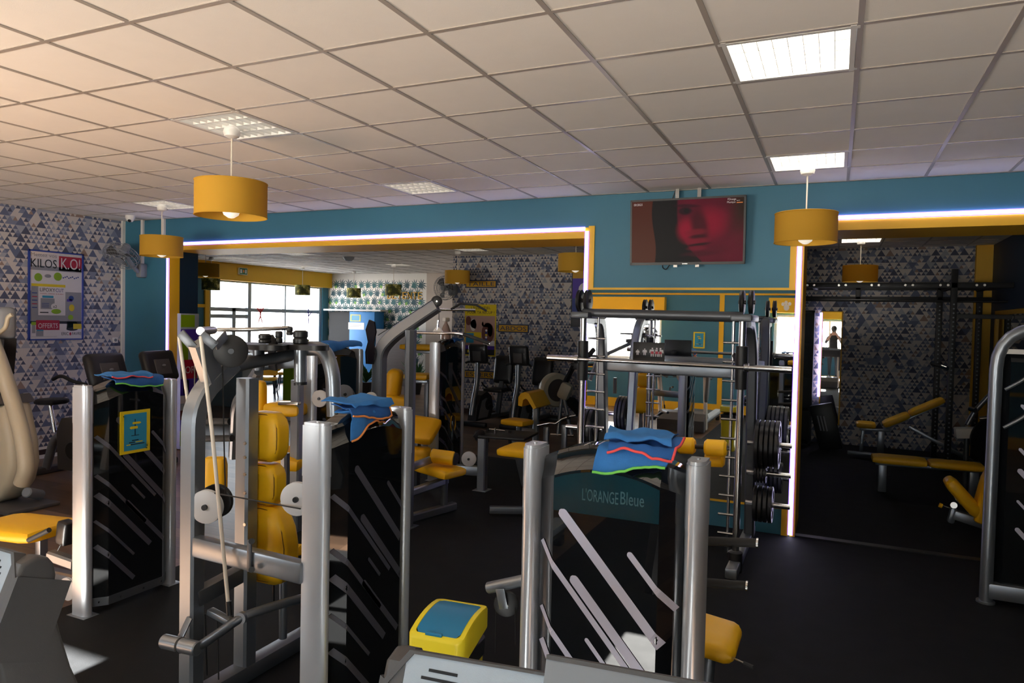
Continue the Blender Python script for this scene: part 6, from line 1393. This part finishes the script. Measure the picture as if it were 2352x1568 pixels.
def potted(lab, loc, s):
    o = thing('potted_plant', lab, 'plant', loc, group='potted plants in the back room', local=True); rr_ = random.Random(int(s*100))
    MB().lathe([(.14*s, 0), (.19*s, .34*s), (.2*s, .36*s), (.17*s, .35*s)], n=20).build('pot', M['black'], o); g = MB()
    for k in range(34):
        a = rr_.uniform(0, 6.28); el = rr_.uniform(.35, 1.35); L = s*rr_.uniform(.5, 1.0); d = Vector((math.cos(a)*math.cos(el), math.sin(a)*math.cos(el), math.sin(el))); side = d.cross(Z_).normalized()*.05*s; p0 = Vector((0, 0, .34*s)); p1 = p0+d*L*.55; p2 = p0+d*L-Z_*.12*s
        g.add([p0, p1-side, p2, p1+side], [[0, 1, 2, 3]])
    g.build('foliage', M['plant'], o, smooth=0)
p_ = (-10.750, 14.711, -0.000); potted('leafy potted plant left of the wicker screen', (p_[0], p_[1], 0), .85)
p_ = (-9.738, 15.457, 0.000); potted('leafy potted plant right of the wicker screen', (p_[0], p_[1], 0), .8)
# padded benches seen through the lat pulldown
def small_bench(lab, x, y, z, rz=0.0, w=.8):
    o = thing('padded_bench', lab, 'bench', (x, y, 0), rz, group='padded benches behind the lat pulldown', local=True)
    MB().pad((0, 0, z), (w, .35, .1), None, .04).build('pad', M['vinyl'], o); MB().beam((-w*.4, 0, z-.08), (w*.4, 0, z-.08), .1, .05).build('rail', M['silver'], o)
    for s in (-1, 1): MB().beam((s*w*.35, 0, 0), (s*w*.35, 0, z-.07), .07, .07).build('leg', M['darksilver'], o)
a = (-6.517, 10.500, 1.450); small_bench('high yellow pad between the lat pulldown posts', a[0], 10.5, a[2], .1, .7)
a = (-5.936, 9.500, 1.100); small_bench('middle yellow pad between the lat pulldown posts', a[0], 9.5, a[2]-.06, .2, .4)
a = (-4.390, 7.000, 0.665)
o = thing('leg_curl_machine', 'broad tilted yellow seat low behind the lat pulldown posts', 'weight machine', (a[0], 7.0, 0)); MB().pad(a, (.5, .42, .12), (.5, .1, .2), .05).build('seat', M['vinyl'], o); MB().beam((a[0], 7.0, .006), (a[0], 7.0, a[2]-.08), .08, .08).build('post', M['darksilver'], o); MB().pad((a[0]+.05, 6.95, a[2]-.3), (.3, .2, .22), None, .05).build('leg_pad', M['vinyl'], o); MB().cyl((a[0]-.35, 6.6, a[2]-.42), (a[0]+.1, 6.6, a[2]-.42), .07, n=20, bev=.012).build('roller', M['vinyl'], o)
a = (-5.115, 7.600, 1.029)
o = thing('chest_press', 'yellow curved backrest and seat behind the inclined beam', 'weight machine', (a[0], 7.6, 0)); MB().pad((-5.123, 7.600, 1.084), (.20, .4, .42), (0, .12, .5), .08).build('backrest', M['vinyl'], o); MB().pad((-5.000, 7.550, 0.890), (.36, .36, .16), (0, .2, .4), .05).build('seat', M['vinyl'], o); MB().beam((a[0]-.06, 7.55, .006), (a[0]-.06, 7.55, a[2]), .10, .08).build('post', M['darksilver'], o)
MB().cyl((-5.723, 8.000, 1.240), (-5.552, 8.000, 1.248), .05, n=18, bev=.01).build('roller', M['vinyl'], o)

# ------------------------------------------------------------------ the photographer, standing on the treadmill behind the lens
PE = thing('person', 'person in black shirt and leggings with red shoes holding a camera to the face', 'person', (-.05, -.34, .202), local=True)
def skin_body():
    J = [((0, 0, .95), .13), ((0, .01, 1.10), .125), ((0, .0, 1.26), .145), ((0, 0, 1.40), .12), ((0, .01, 1.50), .055), ((0, .03, 1.60), .085), ((0, .03, 1.70), .085)]
    v = [j for j, _ in J]; r = [q for _, q in J]; e = [(k, k+1) for k in range(6)]
    for s in (-1, 1):
        b = len(v); v += [(s*.10, 0, .88), (s*.11, .02, .50), (s*.11, -.01, .10), (s*.115, .14, .045)]; r += [.10, .065, .045, .042]; e += [(0, b), (b, b+1), (b+1, b+2), (b+2, b+3)]
        b = len(v); v += [(s*.18, 0, 1.40), (s*.25, .08, 1.20), (s*.12, .20, 1.44), (s*.07, .22, 1.56)]; r += [.06, .045, .036, .03]; e += [(3, b), (b, b+1), (b+1, b+2), (b+2, b+3)]
    me = bpy.data.meshes.new('body'); me.from_pydata(v, e, []); ob = bpy.data.objects.new('body', me); COL.objects.link(ob)
    m = ob.modifiers.new('skin', 'SKIN'); m.use_smooth_shade = True
    for k, q in enumerate(r): me.skin_vertices[0].data[k].radius = (q, q)
    me.skin_vertices[0].data[0].use_root = True
    ob.modifiers.new('sub', 'SUBSURF').levels = 2; ob.modifiers['sub'].render_levels = 2
    dg = bpy.context.evaluated_depsgraph_get(); nm = bpy.data.meshes.new_from_object(ob.evaluated_get(dg)); bpy.data.objects.remove(ob)
    for mt in ('skin', 'shirt', 'legging', 'shoe'): nm.materials.append(M[mt])
    for p in nm.polygons:
        c = p.center; p.material_index = 3 if c.z < .09 else (2 if c.z < .98 else (1 if c.z < 1.47 and not (c.y > .12 and c.z > 1.3) else 0)); p.use_smooth = True
    nb = bpy.data.objects.new('body', nm); COL.objects.link(nb); nb.parent = PE
skin_body()
h = MB(); h.sph((0, .005, 1.70), .108, 10, (.9, 1.0, 1.02)); h.sph((0, -.06, 1.58), .07, 8, (1, .8, 1.5)); h.build('hair', M['hair'], PE)
n = MB(); n.sph((0, .125, 1.63), .016, 6, (1, 1.2, 1.4)); n.build('nose', M['skin'], PE)
for s in (-1, 1):
    for k in range(4): MB().tube([(s*.07, .22, 1.555+.0), (s*(.066-.004*k), .235, 1.575+.013*k), (s*(.045), .25, 1.578+.014*k), (s*.028, .245, 1.58+.014*k)], .008, .01, n=8).build('finger', M['skin'], PE)
    MB().tube([(s*.066, .215, 1.56), (s*.05, .20, 1.585), (s*.03, .20, 1.60)], .009, .01, n=8).build('thumb', M['skin'], PE)
CAM = thing('hand_camera', 'small black camera held up by the photographer', 'camera', (-.05, -.34, .202), local=True)
MB().box((0, .225, 1.62), (.12, .05, .08), .01).build('body', M['black'], CAM); MB().cyl((0, .245, 1.62), (0, .275, 1.62), .03, n=20).build('lens', M['black'], CAM)
